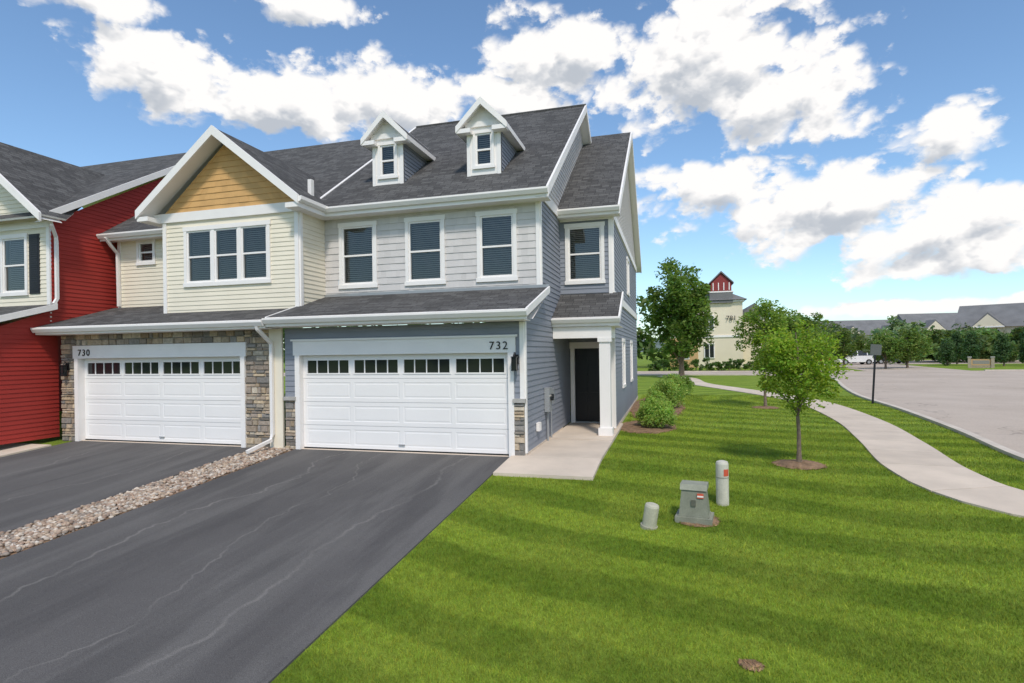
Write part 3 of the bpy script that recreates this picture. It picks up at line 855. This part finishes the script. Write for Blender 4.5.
# ================================================================= PLANTS
def leafcloud(centers, radii, per, size, base, rng, squash=.8, cvar=.25):
    C = np.asarray(centers); R = np.asarray(radii)
    n = len(C)*per
    idx = np.repeat(np.arange(len(C)), per)
    d = rng.normal(0, 1, (n, 3)); d /= np.linalg.norm(d, axis=1)[:, None]
    rr = R[idx]*rng.uniform(.25, 1.05, n)**.6
    p = C[idx]+d*rr[:, None]*np.array([1, 1, squash])
    a = rng.normal(0, 1, (n, 3)); a[:, 2] *= .6; a /= np.linalg.norm(a, axis=1)[:, None]
    b_ = np.cross(a, rng.normal(0, 1, (n, 3))); b_ /= np.linalg.norm(b_, axis=1)[:, None]
    s = size*rng.uniform(.6, 1.3, n)[:, None]
    V = np.stack([p-a*s, p-b_*s*.5, p+a*s, p+b_*s*.5], 1).reshape(-1, 3)
    cl = rng.uniform(1-cvar, 1+cvar, len(C))[idx]*rng.uniform(.75, 1.25, n)
    col = np.array(base)[None]*cl[:, None]
    col[:, 0] *= rng.uniform(.8, 1.3, n)
    return V, col

def tree(name, base, height, cr, z0, nclump=40, per=120, size=.05, col=(.07, .13, .03), seed=1, trunk=.05, squash=1.0, conical=0.0, limbs=14):
    rg = np.random.default_rng(seed); rd = random.Random(seed)
    e = empty(name, base)
    b0 = Vector((0, 0, 0)); mb = MB()
    top = height*.9
    pts = []; rad = []
    for i in range(9):
        t = i/8; pts.append(b0+Vector((rd.uniform(-.012, .012)*height*t, rd.uniform(-.012, .012)*height*t, top*t-.05))); rad.append(trunk*(1-.85*t)+.003)
    rad[0] *= 1.35
    mb.tube(pts, rad, 'bark', 8)
    cs = []; rs = []
    zc = (z0+height)/2; hz = (height-z0)/2
    while len(cs) < nclump:
        d = rg.normal(0, 1, 3); d /= np.linalg.norm(d)
        q = rg.uniform(.2, 1)**.6
        zz = zc+d[2]*hz*q*.9
        tz = (zz-z0)/(height-z0)
        prof = (1-conical*tz)*(1.0 if tz > .2 else .75)
        c_ = np.array([b0.x+d[0]*cr*q*prof*.85, b0.y+d[1]*cr*q*prof*.85, b0.z+zz])
        cs.append(c_); rs.append(cr*rg.uniform(.16, .34))
    order = sorted(range(nclump), key=lambda k: rd.random())[:limbs]
    for k in order:
        c_ = Vector(cs[k]); tt = min(max((c_.z-b0.z-cr*.5)/top, z0/top*.8), .9)
        j = tt*8; i = int(j); s = pts[i].lerp(pts[min(i+1, 8)], j-i)
        mid = s.lerp(c_, .5)+Vector((0, 0, cr*.08))
        r0 = trunk*(1-.85*tt)*.5
        mb.tube([s, mid, c_], [r0, r0*.6, r0*.2+.002], 'bark', 6)
    mb.obj('trunk', e, smooth=True)
    V, C = leafcloud(cs, rs, per, size, col, rg, squash=squash)
    npmesh('foliage', V, 4, C, 'leaf', e)
    return e

tree('young_tree', (2.25, 11.35, 0.0), 2.75, .98, .95, 64, 140, .036, (.23, .34, .04), 5, .04, limbs=30, conical=.35)
tree('young_tree', (3.3, 22.1, 0), 4.15, 1.05, 1.5, 50, 110, .055, (.18, .28, .05), 9, .05)
tree('shade_tree', (.85, 45.5, 0), 9.4, 2.9, .9, 100, 150, .15, (.12, .20, .04), 11, .2)
tree('shade_tree', (11.6, 66, 0), 6.3, 2.8, 1.0, 50, 120, .17, (.16, .25, .06), 12, .15)
tree('shade_tree', (15.5, 74, 0), 6.6, 3.2, 1.2, 50, 120, .18, (.14, .22, .055), 13, .15)
tree('shade_tree', (20.3, 63, 0), 3.4, 1.9, .6, 40, 100, .13, (.13, .21, .05), 14, .1)
tree('shade_tree', (23.2, 66, 0), 3.9, 2.2, .6, 40, 100, .14, (.15, .23, .055), 15, .1)
tree('shade_tree', (18.0, 68, 0), 4.4, 2.1, .6, 40, 100, .13, (.14, .21, .05), 16, .1)
tree('shade_tree', (12.9, 58.5, 0), 4.2, 1.8, .8, 40, 100, .13, (.17, .27, .06), 17, .1)
for i, (x, y, hh) in enumerate([(29.5, 73, 3.4), (31.4, 72, 3.9), (33.3, 70, 3.5), (35.4, 70, 4.2), (26.6, 76, 3.2), (32.5, 78, 4.3), (37.5, 74, 4.4), (36.4, 66, 3.6)]):
    tree('spruce_tree', (x, y, 0), hh, 1.4, .1, 50, 90, .11, (.09, .16, .07), 30+i, .08, conical=.85)

def shrub(name, base, r_, hh, col, seed, per=110, ncl=26, size=.03, dome=False):
    rg = np.random.default_rng(seed); cs = []; rs = []
    e = empty(name, base); mb = MB()
    for k in range(ncl):
        a = rg.uniform(0, 2*pi)
        if dome:   # clumps spread over a rounded mound
            ph = math.asin(rg.uniform(0, 1)); q = rg.uniform(.55, 1.0)
            c_ = np.array([cos(a)*cos(ph)*r_*.78*q, sin(a)*cos(ph)*r_*.78*q, hh*.18+sin(ph)*hh*.62*q]); rr_ = r_*rg.uniform(.2, .3)
        else:
            q = rg.uniform(0, 1)**.5; zz = rg.uniform(.1, 1)
            pr = sqrt(max(0, 1-(max(zz-.35, 0)/.7)**2))
            c_ = np.array([cos(a)*r_*q*.8*pr, sin(a)*r_*q*.8*pr, hh*zz*.85]); rr_ = r_*rg.uniform(.22, .36)
        cs.append(c_); rs.append(rr_)
        if k < 10: mb.tube([(0, 0, 0), Vector(c_)*.5+Vector((0, 0, .03)), Vector(c_)], [.014, .008, .004], 'bark', 5)
    mb.obj('stems', e)
    V, C = leafcloud(cs, rs, per, size, col, rg, squash=.8, cvar=.16)
    V[:, 2] = np.maximum(V[:, 2], .01)
    npmesh('foliage', V, 4, C, 'leaf', e)
shrub('shrub', (-.42, 15.9, 0), .68, 1.0, (.30, .43, .10), 41, per=170, ncl=60, size=.032, dome=True)
shrub('shrub', (-.42, 18.6, 0), .62, .95, (.27, .40, .09), 42, per=150, ncl=50, size=.034, dome=True)
shrub('shrub', (-.1, 21.4, 0), .85, 1.2, (.30, .43, .11), 43, per=140, ncl=50, size=.04, dome=True)
shrub('shrub', (.0, 24.6, 0), .9, 1.3, (.26, .38, .09), 44, per=120, ncl=50, size=.045, dome=True)
shrub('shrub', (.3, 28.0, 0), .9, 1.3, (.22, .34, .08), 46, per=120, ncl=46, size=.05, dome=True)
shrub('shrub', (6.7, 29.6, 0), .6, .55, (.16, .26, .07), 45)
for i in range(14):
    shrub('shrub', (-1.6+i*1.05, 60.6+.25*(i % 3), 0), .75, 1.0+.25*((i*7) % 3), (.10, .18, .045), 60+i, per=60, ncl=16, size=.09)

def mulch(name, cx, cy, rx, ry, seed, hgt=.05, n=40):
    rd = random.Random(seed); mb = MB(); ring = []
    for rr_ in (1.0, .8, .5, .2):
        ring.append([(cx+cos(2*pi*k/n)*rx*rr_*(1+rd.uniform(-.07, .07)), cy+sin(2*pi*k/n)*ry*rr_*(1+rd.uniform(-.07, .07)), 0) for k in range(n)])
    zs = [.0, .6, .9, 1]
    ring = [[(p[0], p[1], h(0, p[1])+hgt*zs[i]+rd.uniform(0, .012)+.004) for p in rg_] for i, rg_ in enumerate(ring)]
    for i in range(3):
        for k in range(n):
            mb.poly([ring[i][k], ring[i][(k+1) % n], ring[i+1][(k+1) % n], ring[i+1][k]], 'mulch')
    mb.poly(ring[3], 'mulch')
    for k in range(int(1100*rx*ry)+40):
        a = rd.uniform(0, 2*pi); q = rd.uniform(0, 1)**.5*1.05; x = cx+cos(a)*q*rx; y_ = cy+sin(a)*q*ry
        t = rd.uniform(0, pi); l = rd.uniform(.012, .03); z = h(0, y_)+hgt*(1-q*.9)+.012
        dx_, dy_ = cos(t)*l, sin(t)*l; c = rd.uniform(.6, 1.9); e_ = rd.uniform(-.01, .015)
        mb.poly([(x-dx_, y_-dy_, z), (x-dy_*.3, y_+dx_*.3, z+.008), (x+dx_, y_+dy_, z+e_+.006), (x+dy_*.3, y_-dx_*.3, z+.002)], 'mulch', (c, c*.95, c*.85))
    return mb.obj(name)
mulch('mulch_ring', 2.25, 11.35, .44, .44, 1)
mulch('mulch_ring', 3.3, 22.1, .45, .45, 2)
mulch('mulch_bed', -.65, 16.2, .80, 1.4, 3, n=50)
mulch('mulch_bed', -.5, 22.2, .98, 4.6, 4, n=60)
mulch('soil_patch', .60, 4.9, .10, .08, 5, .012)

rg = np.random.default_rng(77)
Vs = []; Cs = []
def far_tree(x, y, hh, rr_, per=26, ncl=14, size=.5, col=(.05, .085, .03)):
    cs = []; rs = []
    for k in range(ncl):
        d = rg.normal(0, 1, 3); d /= np.linalg.norm(d)
        cs.append([x+d[0]*rr_*.7, y+d[1]*rr_*.7, hh*.52+d[2]*hh*.38]); rs.append(rr_*rg.uniform(.3, .5))
    V, C = leafcloud(cs, rs, per, size, col, rg)
    Vs.append(V); Cs.append(C)
for i in range(130):
    az = rg.uniform(2, 34); D = rg.uniform(110, 230)
    far_tree(D*sin(radians(az)), D*cos(radians(az)), rg.uniform(4.5, 5.5+D*.02), rg.uniform(2.5, 4.5), col=np.array((.16, .22, .12))*rg.uniform(.75, 1.3), per=34)
for i in range(40):
    az = rg.uniform(19, 31); D = rg.uniform(92, 106)
    far_tree(D*sin(radians(az)), D*cos(radians(az)), rg.uniform(3.2, 4.8), rg.uniform(1.6, 2.6), col=np.array((.13, .20, .07))*rg.uniform(.7, 1.4), size=.3, per=45)
for i in range(70):  # unseen trees beside and behind the camera, added for window reflections
    az = rg.uniform(-160, -60) if i % 2 else rg.uniform(60, 200); D = rg.uniform(60, 110)
    far_tree(D*sin(radians(az)), D*cos(radians(az)), rg.uniform(6, 10), rg.uniform(3, 5), ncl=10, per=22, size=.8)
for i in range(20):
    far_tree(-60+i*3.1, 72+rg.uniform(-6, 6), rg.uniform(6, 10), 3, col=(.10, .17, .05))
npmesh('distant_trees', np.concatenate(Vs), 4, np.concatenate(Cs), 'leaf')
mb = MB(); N = 120
prev = None
for i in range(N+1):
    az = radians(-180+360*i/N)
    hh = 22+7*sin(az*5+1)+4*sin(az*13)+2*sin(az*31)
    a = Vector((900*sin(az), 900*cos(az), -2)); b_ = Vector((1100*sin(az), 1100*cos(az), hh)); c_ = Vector((1900*sin(az), 1900*cos(az), hh*.8))
    if prev:
        mb.poly([prev[0], a, b_, prev[1]], 'hill'); mb.poly([prev[1], b_, c_, prev[2]], 'hill')
    prev = (a, b_, c_)
mb.obj('hills', smooth=True)

def blades(N, y0, y1, hb_, wb, rg, xr):
    y = rg.uniform(y0, y1, N); x = rg.uniform(xr[0], xr[1], N)
    az = np.degrees(np.arctan2(x, y))
    k = (az < 29.5) & (az > -42) & (x > -3.12+0*y)
    k &= ~((y > 9.70) & (x < -1.29) & (x > -3.15))
    k &= ~((y > 10.9) & (x < -1.38))
    c = smooth(WALK, 8); cx = np.array([p.x for p in c]); cy = np.array([p.y for p in c])
    dmin = np.full(N, 9.)
    for a in range(len(cx)-1):
        ax, ay, bx, by = cx[a], cy[a], cx[a+1], cy[a+1]
        L2 = (bx-ax)**2+(by-ay)**2+1e-9
        t = np.clip(((x-ax)*(bx-ax)+(y-ay)*(by-ay))/L2, 0, 1)
        dmin = np.minimum(dmin, np.hypot(x-ax-t*(bx-ax), y-ay-t*(by-ay)))
    k &= dmin > .63
    ex_ = np.interp(y, [-10, 9, 12.7, 16.5, 21.9, 27.5, 33.6, 40], [6, 6.1, 6.3, 6.9, 7.5, 7.9, 8.9, 10.2])
    k &= x < ex_-.1
    for mx_, my_, ra, rb in ((2.25, 11.35, .41, .41), (3.3, 22.1, .43, .43), (-.65, 16.2, .77, 1.35), (-.5, 22.2, .95, 4.5), (.60, 4.9, .07, .05), (.33, 8.12, .27, .24)):
        k &= ((x-mx_)/ra)**2+((y-my_)/rb)**2 > 1
    x, y = x[k], y[k]; n = len(x)
    z = hn(y)
    a = rg.uniform(0, pi, n); lean = rg.normal(0, .45, (n, 2))*hb_
    hh = hb_*rg.uniform(.55, 1.15, n); ww = wb*rg.uniform(.7, 1.3, n)
    V = np.zeros((n, 3, 3))
    V[:, 0] = np.stack([x-np.cos(a)*ww/2, y-np.sin(a)*ww/2, z-.003], 1)
    V[:, 1] = np.stack([x+np.cos(a)*ww/2, y+np.sin(a)*ww/2, z-.003], 1)
    V[:, 2] = np.stack([x+lean[:, 0], y+lean[:, 1], z+hh], 1)
    cv = rg.uniform(.7, 1.5, n)
    C = np.stack([cv*rg.uniform(.85, 1.35, n), cv, cv*.9], 1)
    return V.reshape(-1, 3), C
rg = np.random.default_rng(5)
VV = []; CC = []
for N, y0, y1, hb_, wb, xr in ((160000, 2.6, 6.5, .038, .006, (-3.1, 4.5)), (120000, 6.5, 10.5, .038, .008, (-3.1, 6.1)), (80000, 10.5, 16, .038, .011, (-1.4, 7)), (50000, 16, 28, .04, .018, (-1.4, 8))):
    V, C = blades(N, y0, y1, hb_, wb, rg, xr); VV.append(V); CC.append(C)
npmesh('grass', np.concatenate(VV), 3, np.concatenate(CC), 'blade')

# ================================================================= STREET FURNITURE
e = empty('utility_box', (.30, 8.15, h(0, 8.15)))
e.rotation_euler = (0, 0, radians(-8))
mb = MB()
mb.box(-.24, .24, -.2, .2, -.05, .07, 'boxgreen', (1.1, 1.1, 1.1))
mb.prism([(-.2, -.165, .07), (.2, -.165, .07), (.2, .165, .07), (-.2, .165, .07)], (0, 0, .02), 'boxgreen')
lo = [(-.19, -.155, .09), (.19, -.155, .09), (.19, .155, .09), (-.19, .155, .09)]
hi = [(-.155, -.125, .44), (.155, -.125, .44), (.155, .125, .44), (-.155, .125, .44)]
for k in range(4): mb.poly([lo[k], lo[(k+1) % 4], hi[(k+1) % 4], hi[k]], 'boxgreen')
mb.poly(hi, 'boxgreen')
mb.prism([(-.175, -.145, .43), (-.175, -.10, .50), (-.175, .145, .50), (-.175, .145, .43)], (.35, 0, 0), 'boxgreen', col=(1.15, 1.15, 1.15))
mb.box(-.03, .03, -.162, -.14, .22, .30, 'boxgreen', (.5, .5, .5))
mb.box(.05, .13, -.150, -.128, .33, .39, 'label')
mb.box(.05, .13, -.1525, -.15, .345, .365, 'white')
mb.obj('body', e)
e = empty('utility_pedestal', (-.30, 7.75, h(0, 7.75))); e.rotation_euler = (radians(4), radians(9), 0)
mb = MB()
mb.tube([(0, 0, -.05), (0, 0, .29), (0, 0, .315), (0, 0, .33)], [.095, .095, .085, .045], 'pedestal', 20)
mb.tube([(0, 0, -.02), (0, 0, .03)], .115, 'pedestal', 20, (.8, .8, .8))
mb.obj('body', e)
e = empty('utility_pedestal', (.72, 8.85, h(0, 8.85)))
mb = MB()
mb.tube([(0, 0, -.05), (0, 0, .60), (0, 0, .63), (0, 0, .645)], [.09, .09, .08, .04], 'pedestal', 20, (1.2, 1.2, 1.3))
mb.tube([(0, 0, .40), (0, 0, .41)], .094, 'pedestal', 20, (.6, .6, .6))
for k in range(3):
    a = -pi/2+(k-1)*.3+.45
    a2 = a+.3
    mb.poly([(cos(q)*.0935, sin(q)*.0935, z) for q, z in ((a, .43), (a2, .43), (a2, .53), (a, .53))], 'label')
mb.obj('body', e)
mulch('mulch_bed', .33, 8.12, .30, .27, 8, .012)

e = empty('street_sign', (7.35, 24.2, 0)); e.rotation_euler = (0, radians(4), radians(20))
mb = MB()
mb.box(-.03, .03, -.02, .02, -.1, 2.25, 'black')
mb.prism([(-.22, -.03, 1.85), (.22, -.03, 1.85), (.22, -.03, 2.25), (-.22, -.03, 2.25)], (0, .01, 0), 'signface')
mb.obj('post_and_plate', e)
e = empty('monument_sign', (28.9, 64.7, 0)); e.rotation_euler = (0, 0, radians(-20)); e.scale = (.72, .72, .78)
mb = MB()
for sx_ in (-1.35, 1.05):
    mb.box(sx_, sx_+.35, -.2, .2, 0, 1.3, 'stone', (.4, .33, .25)); mb.box(sx_-.05, sx_+.4, -.25, .25, 1.3, 1.42, 'cap')
mb.box(-1.0, 1.05, -.12, .12, 0, .35, 'stone', (.38, .3, .22)); mb.box(-1.0, 1.05, -.08, .08, .35, 1.1, 'far_tan'); mb.box(-.85, .9, -.09, -.082, .5, .95, 'mortar')
mb.obj('sign', e)

def car(name, x, y, rz, paint, kind='sedan'):
    e = empty(name, (x, y, 0.01)); e.rotation_euler = (0, 0, rz)
    suv = kind == 'suv'; pick = kind == 'pickup'
    mb = MB(); H_ = 1.45 if kind == 'sedan' else 1.75
    bz = 1.0 if not pick else 1.12
    low = [(-2.2, .35), (-2.25, .75), (-2.2 if pick else -2.1, bz-.05), (-1.2 if kind == 'sedan' else -2.1, bz), (.9, bz-.02), (2.0, bz-.16), (2.25, .6), (2.2, .32)]
    pl = []
    for cx in (-1.35, 1.4):
        for k in range(9):
            a = pi-k*pi/8; pl.append((cx+cos(a)*.38, .32+sin(a)*.36))
    ring = low+[p for p in pl[::-1]]
    W = .88
    mb.prism([(p[0], -W, p[1]) for p in ring], (0, 2*W, 0), paint)
    if pick: gh = [(-.75, bz), (-.68, H_-.05), (-.55, H_), (.35, H_-.03), (1.05, bz)]
    else: gh = [(-1.9 if not suv else -2.1, bz), (-1.3 if not suv else -1.95, H_-.08), (-.9, H_), (.25, H_-.03), (1.05, bz)]
    wt = .70
    A = [(p[0], -W+.03, p[1]) if p[1] < bz+.05 else (p[0], -wt, p[1]) for p in gh]; B = [(p[0], -p[1], p[2]) for p in A]
    mb.poly(A, 'dglass'); mb.poly(B, 'dglass')
    for i in range(len(gh)-1):
        mt = paint if i in (1, 2) else 'dglass'
        mb.poly([A[i], A[i+1], B[i+1], B[i]], mt)
    for px_ in ((-.55, .3) if not pick else (-.1,)):
        for sg in (-1, 1):
            mb.poly([(px_, sg*(W-.015), bz), (px_+.1, sg*(W-.015), bz), (px_+.08, sg*(wt+.012), H_-.04), (px_-.02, sg*(wt+.012), H_-.04)], paint)
    if pick: mb.box(-2.1, -.85, -.72, .72, bz+.001, bz+.006, 'dark')
    for cx in (-1.35, 1.4):
        for sg in (-1, 1):
            mb.tube([(cx, sg*.68, .32), (cx, sg*.89, .32)], .32, 'tyre', 16); mb.tube([(cx, sg*.88, .32), (cx, sg*.90, .32)], .19, 'metal', 12)
    mb.box(-2.27, -2.2, -.8, -.5, .7, .85, 'label'); mb.box(-2.27, -2.2, .5, .8, .7, .85, 'label')
    mb.box(2.18, 2.27, -.8, -.5, .6, .72, 'white'); mb.box(2.18, 2.27, .5, .8, .6, .72, 'white')
    mb.obj('body', e)
car('pickup_truck', 22.3, 80, radians(190), 'car_white', 'pickup')
car('parked_car', 27.2, 83, radians(5), 'car_dark')
car('parked_car', 20.2, 86, radians(80), 'car_red')
car('parked_car', 25.2, 87, radians(10), 'car_white')
car('parked_car', 22.6, 92, radians(80), 'car_white', 'suv')

e = empty('apartment_building', (.1, 72, 0)); mb = MB()
f = FR((0, 0, 0), (1, 0, 0), (0, -1, 0))
mb.box(0, 8.3, 0, 16, 0, 8.0, 'far_cream'); mb.box(-.05, 3.2, -.08, 16.05, 0, 3.6, 'far_tan')
mb.box(-.1, 8.4, -.1, 16.1, 3.6, 3.85, 'white')
for a, b_, c, d in ((1.0, 2.1, 4.6, 6.2), (1.0, 2.1, 1.1, 2.6), (4.0, 5.0, 4.6, 6.2), (4.0, 5.0, 1.2, 2.8)):
    fbox(mb, f, a-.1, b_+.1, c-.1, d+.1, 0, .14, 'white'); fbox(mb, f, a, b_, c, d, .14, .16, 'dglass')
    fbox(mb, f, (a+b_)/2-.04, (a+b_)/2+.04, c, d, .16, .18, 'white')
mb.box(-.2, 8.5, -.2, 16.2, 7.8, 8.05, 'white')
b0 = [(-.5, -.5, 8.05), (8.8, -.5, 8.05), (8.8, 16.5, 8.05), (-.5, 16.5, 8.05)]
rd0, rd1 = (4.15, 4.2, 10.6), (4.15, 12, 10.6)
mb.poly([b0[0], b0[1], rd0], 'far_roof'); mb.poly([b0[1], b0[2], rd1, rd0], 'far_roof'); mb.poly([b0[2], b0[3], rd1], 'far_roof'); mb.poly([b0[3], b0[0], rd0, rd1], 'far_roof')
mb.box(4.6, 7.2, -.35, 4, 7.7, 9.1, 'far_roof'); mb.box(4.5, 7.3, -.4, 4, 8.95, 9.1, 'white')
mb.prism([(4.75, -.4, 9.1), (7.05, -.4, 9.1), (7.05, -.4, 10.1), (5.9, -.4, 11.2), (4.75, -.4, 10.1)], (0, 4, 0), 'red', col=(.7, 1.2, 1.5))
for k in range(4): mb.box(4.95+k*.6, 5.05+k*.6, -.45, -.41, 9.2, 10.1, 'white')
mb.prism([(4.5, -.6, 9.95), (5.9, -.6, 11.3), (7.3, -.6, 9.95), (7.3, -.6, 10.1), (5.9, -.6, 11.5), (4.5, -.6, 10.1)], (0, 4.4, 0), 'far_roof')
mb.box(8.3, 11.5, 3, 14, 0, 6.2, 'far_cream'); mb.prism([(8.2, 2.6, 6.2), (11.8, 2.6, 6.2), (10, 2.6, 7.8)], (0, 11.8, 0), 'far_roof')
mb.obj('walls_and_roof', e)
o = bpy.data.curves.new('house_number', 'FONT'); o.body = '781'; o.size = .8; o.extrude = .02; o.materials.append(MATS['black'])
oo = bpy.data.objects.new('house_number', o); oo.location = (6.4, -.2, 5.6); oo.rotation_euler = (radians(90), 0, 0); link(oo, e)

def rowhouse(x, y, rz, L, n):
    e = empty('townhouse_row', (x, y, 0)); e.rotation_euler = (0, 0, rz); mb = MB(); f = FR((0, 0, 0), (1, 0, 0), (0, -1, 0))
    mb.box(0, L, 0, 10, 0, 5.2, 'far_cream')
    mb.prism([(-.4, -.5, 5.1), (-.4, 10.5, 5.1), (-.4, 5, 8.9)], (L+.8, 0, 0), 'far_roof')
    for k in range(n):
        a = L*(k+.5)/n
        mb.prism([(a-2.2, -.7, 5.1), (a+2.2, -.7, 5.1), (a, -.7, 7.4)], (0, 5, 0), 'far_roof')
        fbox(mb, f, a-2, a+2, 5.0, 5.2, 0, .8, 'white')
        mb.prism([(a-1.9, -.72, 5.2), (a+1.9, -.72, 5.2), (a, -.72, 7.1)], (0, .01, 0), 'far_cream')
        for b_ in (a-1.3, a+.3): fbox(mb, f, b_-.1, b_+1.1, 3.1, 4.7, 0, .05, 'white'); fbox(mb, f, b_, b_+1, 3.2, 4.6, .05, .07, 'dglass')
        fbox(mb, f, a-1.9, a+1.9, .1, 2.3, 0, .06, 'white')
    mb.obj('walls_and_roof', e)
rowhouse(45, 108, radians(-32), 40, 5)
rowhouse(46, 128, radians(5), 22, 3)
rowhouse(30, 150, radians(8), 24, 3)
rowhouse(60, 190, radians(8), 50, 7)

# ================================================================= WORLD
SUN_AZ, SUN_EL = radians(155), radians(52)
W = bpy.data.worlds.new('World'); S.world = W; W.use_nodes = True
nt = W.node_tree; nt.nodes.clear()
out = nn(nt, 'ShaderNodeOutputWorld'); bg = nn(nt, 'ShaderNodeBackground'); STR = .15
bg.inputs['Strength'].default_value = STR
lk(nt, bg.outputs[0], out.inputs[0])
sky = nn(nt, 'ShaderNodeTexSky'); sky.sky_type = 'NISHITA'; sky.sun_disc = False
sky.sun_elevation = SUN_EL; sky.sun_rotation = SUN_AZ; sky.air_density = 1.0; sky.dust_density = .5; sky.ozone_density = 1.5
tc = nn(nt, 'ShaderNodeTexCoord')
sp = nn(nt, 'ShaderNodeSeparateXYZ'); lk(nt, tc.outputs['Generated'], sp.inputs[0])
az = mathn(nt, 'ARCTAN2', sp.outputs[0], sp.outputs[1]); el = mathn(nt, 'ARCSINE', sp.outputs[2])
BL = [(5, 26, 13, 6.2), (-9, 27.5, 10, 4.6), (10, 22, 9, 4.8), (-15, 24, 8, 3.4), (-47, 23.5, 8, 3.4), (-37, 22.5, 10, 3.4), (-27, 24, 11, 3.8),
      (-51, 27.6, 6, 2.0), (-36, 30.5, 6, 2.0), (5, 15, 9, 3.2), (13, 12, 12, 4.0), (22, 9.5, 11, 4.0), (22.5, 16.5, 4, 2.2), (19, 28.5, 3, .8), (20, 3.2, 10, .9),
      (75, 24, 26, 12), (120, 22, 26, 13), (-110, 24, 30, 13), (180, 26, 34, 14), (-60, 50, 30, 10), (90, 58, 50, 12)]  # out-of-view cloud banks, added as neutral fill light for the facades
def dens(daz, delv, detail):
    cb = nn(nt, 'ShaderNodeCombineXYZ')
    lk(nt, mathn(nt, 'ADD', az, daz), cb.inputs[0]); lk(nt, mathn(nt, 'ADD', el, delv), cb.inputs[1])
    v = cb.outputs[0]; cur = None
    for a, e_, w_, h_ in BL:
        mp = nn(nt, 'ShaderNodeVectorMath', operation='MULTIPLY_ADD')
        mp.inputs[1].default_value = (1/radians(w_), 1/radians(h_), 0)
        mp.inputs[2].default_value = (-a/w_, -e_/h_, 0)
        lk(nt, v, mp.inputs[0])
        d = nn(nt, 'ShaderNodeVectorMath', operation='LENGTH'); lk(nt, mp.outputs[0], d.inputs[0])
        cur = d.outputs['Value'] if cur is None else mathn(nt, 'MINIMUM', cur, d.outputs['Value'])
    blob = mathn(nt, 'SUBTRACT', 1.0, mathn(nt, 'MINIMUM', cur, 2.0))
    nz = noise(nt, 1.0, detail, .58, v, (9, 14, 1), dim='2D')
    mp = nn(nt, 'ShaderNodeMapping'); mp.inputs['Scale'].default_value = (17, 25, 1); lk(nt, v, mp.inputs['Vector'])
    wv = nn(nt, 'ShaderNodeVectorMath', operation='ADD'); lk(nt, mp.outputs[0], wv.inputs[0])
    lk(nt, mathn(nt, 'MULTIPLY', nz, 1.6), wv.inputs[1])
    vo = nn(nt, 'ShaderNodeTexVoronoi', voronoi_dimensions='2D', feature='F1')
    vo.inputs['Scale'].default_value = 1; vo.inputs['Detail'].default_value = 2.5; vo.inputs['Roughness'].default_value = .5
    lk(nt, wv.outputs[0], vo.inputs['Vector'])
    puff = mathn(nt, 'SUBTRACT', .42, vo.outputs['Distance'])
    t = mathn(nt, 'ADD', mathn(nt, 'MULTIPLY', blob, .95), mathn(nt, 'MULTIPLY', mathn(nt, 'SUBTRACT', nz, .5), 1.6))
    return mathn(nt, 'ADD', t, mathn(nt, 'MULTIPLY', puff, .45))
d0 = dens(0, 0, 7); d1 = dens(.012, .032, 4)
cover = mrange(nt, d0, -.14, .22, 0, 1, True)
thick = mrange(nt, d1, .2, .95, 1, 0, True)
rel = mrange(nt, mathn(nt, 'SUBTRACT', d0, d1), -.3, .3, -.3, .3)
shade = mathn(nt, 'MAXIMUM', mathn(nt, 'MINIMUM', mathn(nt, 'ADD', mathn(nt, 'ADD', mathn(nt, 'MULTIPLY', thick, .7), .28), rel), 1.0), 0.0)
k = 1/STR
cc = mixc(nt, shade, (.52*k, .56*k, .62*k), (1.02*k, 1.0*k, .985*k))
cover = mathn(nt, 'MULTIPLY', cover, mrange(nt, el, .0, .06, .5, 1))
blue = nn(nt, 'ShaderNodeVectorMath', operation='MULTIPLY'); blue.inputs[1].default_value = (1.0, 1.15, 1.22); lk(nt, sky.outputs[0], blue.inputs[0])
fin = mixc(nt, cover, blue.outputs[0], cc)
lk(nt, fin, bg.inputs['Color'])
try:
    W.cycles.sampling_method = 'MANUAL'; W.cycles.sample_map_resolution = 512
except Exception: pass

sl = bpy.data.lights.new('sun', 'SUN'); sl.energy = 2.6; sl.angle = radians(7.0); sl.color = (1, .92, .82)
so = bpy.data.objects.new('sun', sl); link(so)
d = Vector((sin(SUN_AZ)*cos(SUN_EL), cos(SUN_AZ)*cos(SUN_EL), sin(SUN_EL)))
so.rotation_euler = d.to_track_quat('Z', 'Y').to_euler(); so.location = d*50

# ================================================================= CAMERA
cam = bpy.data.cameras.new('camera'); co = bpy.data.objects.new('camera', cam); link(co)
cam.sensor_width = 36; cam.lens = 565/1024*36; cam.clip_end = 6000; cam.clip_start = .05
cam.shift_y = 11/1024
co.matrix_world = Matrix.Translation((0, 0, 2.13)) @ Matrix.Rotation(radians(15.6), 4, 'Z') @ Matrix.Rotation(radians(90), 4, 'X') @ Matrix.Rotation(-.014, 4, 'Z')
S.camera = co
S.view_settings.view_transform = 'Standard'; S.view_settings.look = 'None'; S.view_settings.exposure = 0
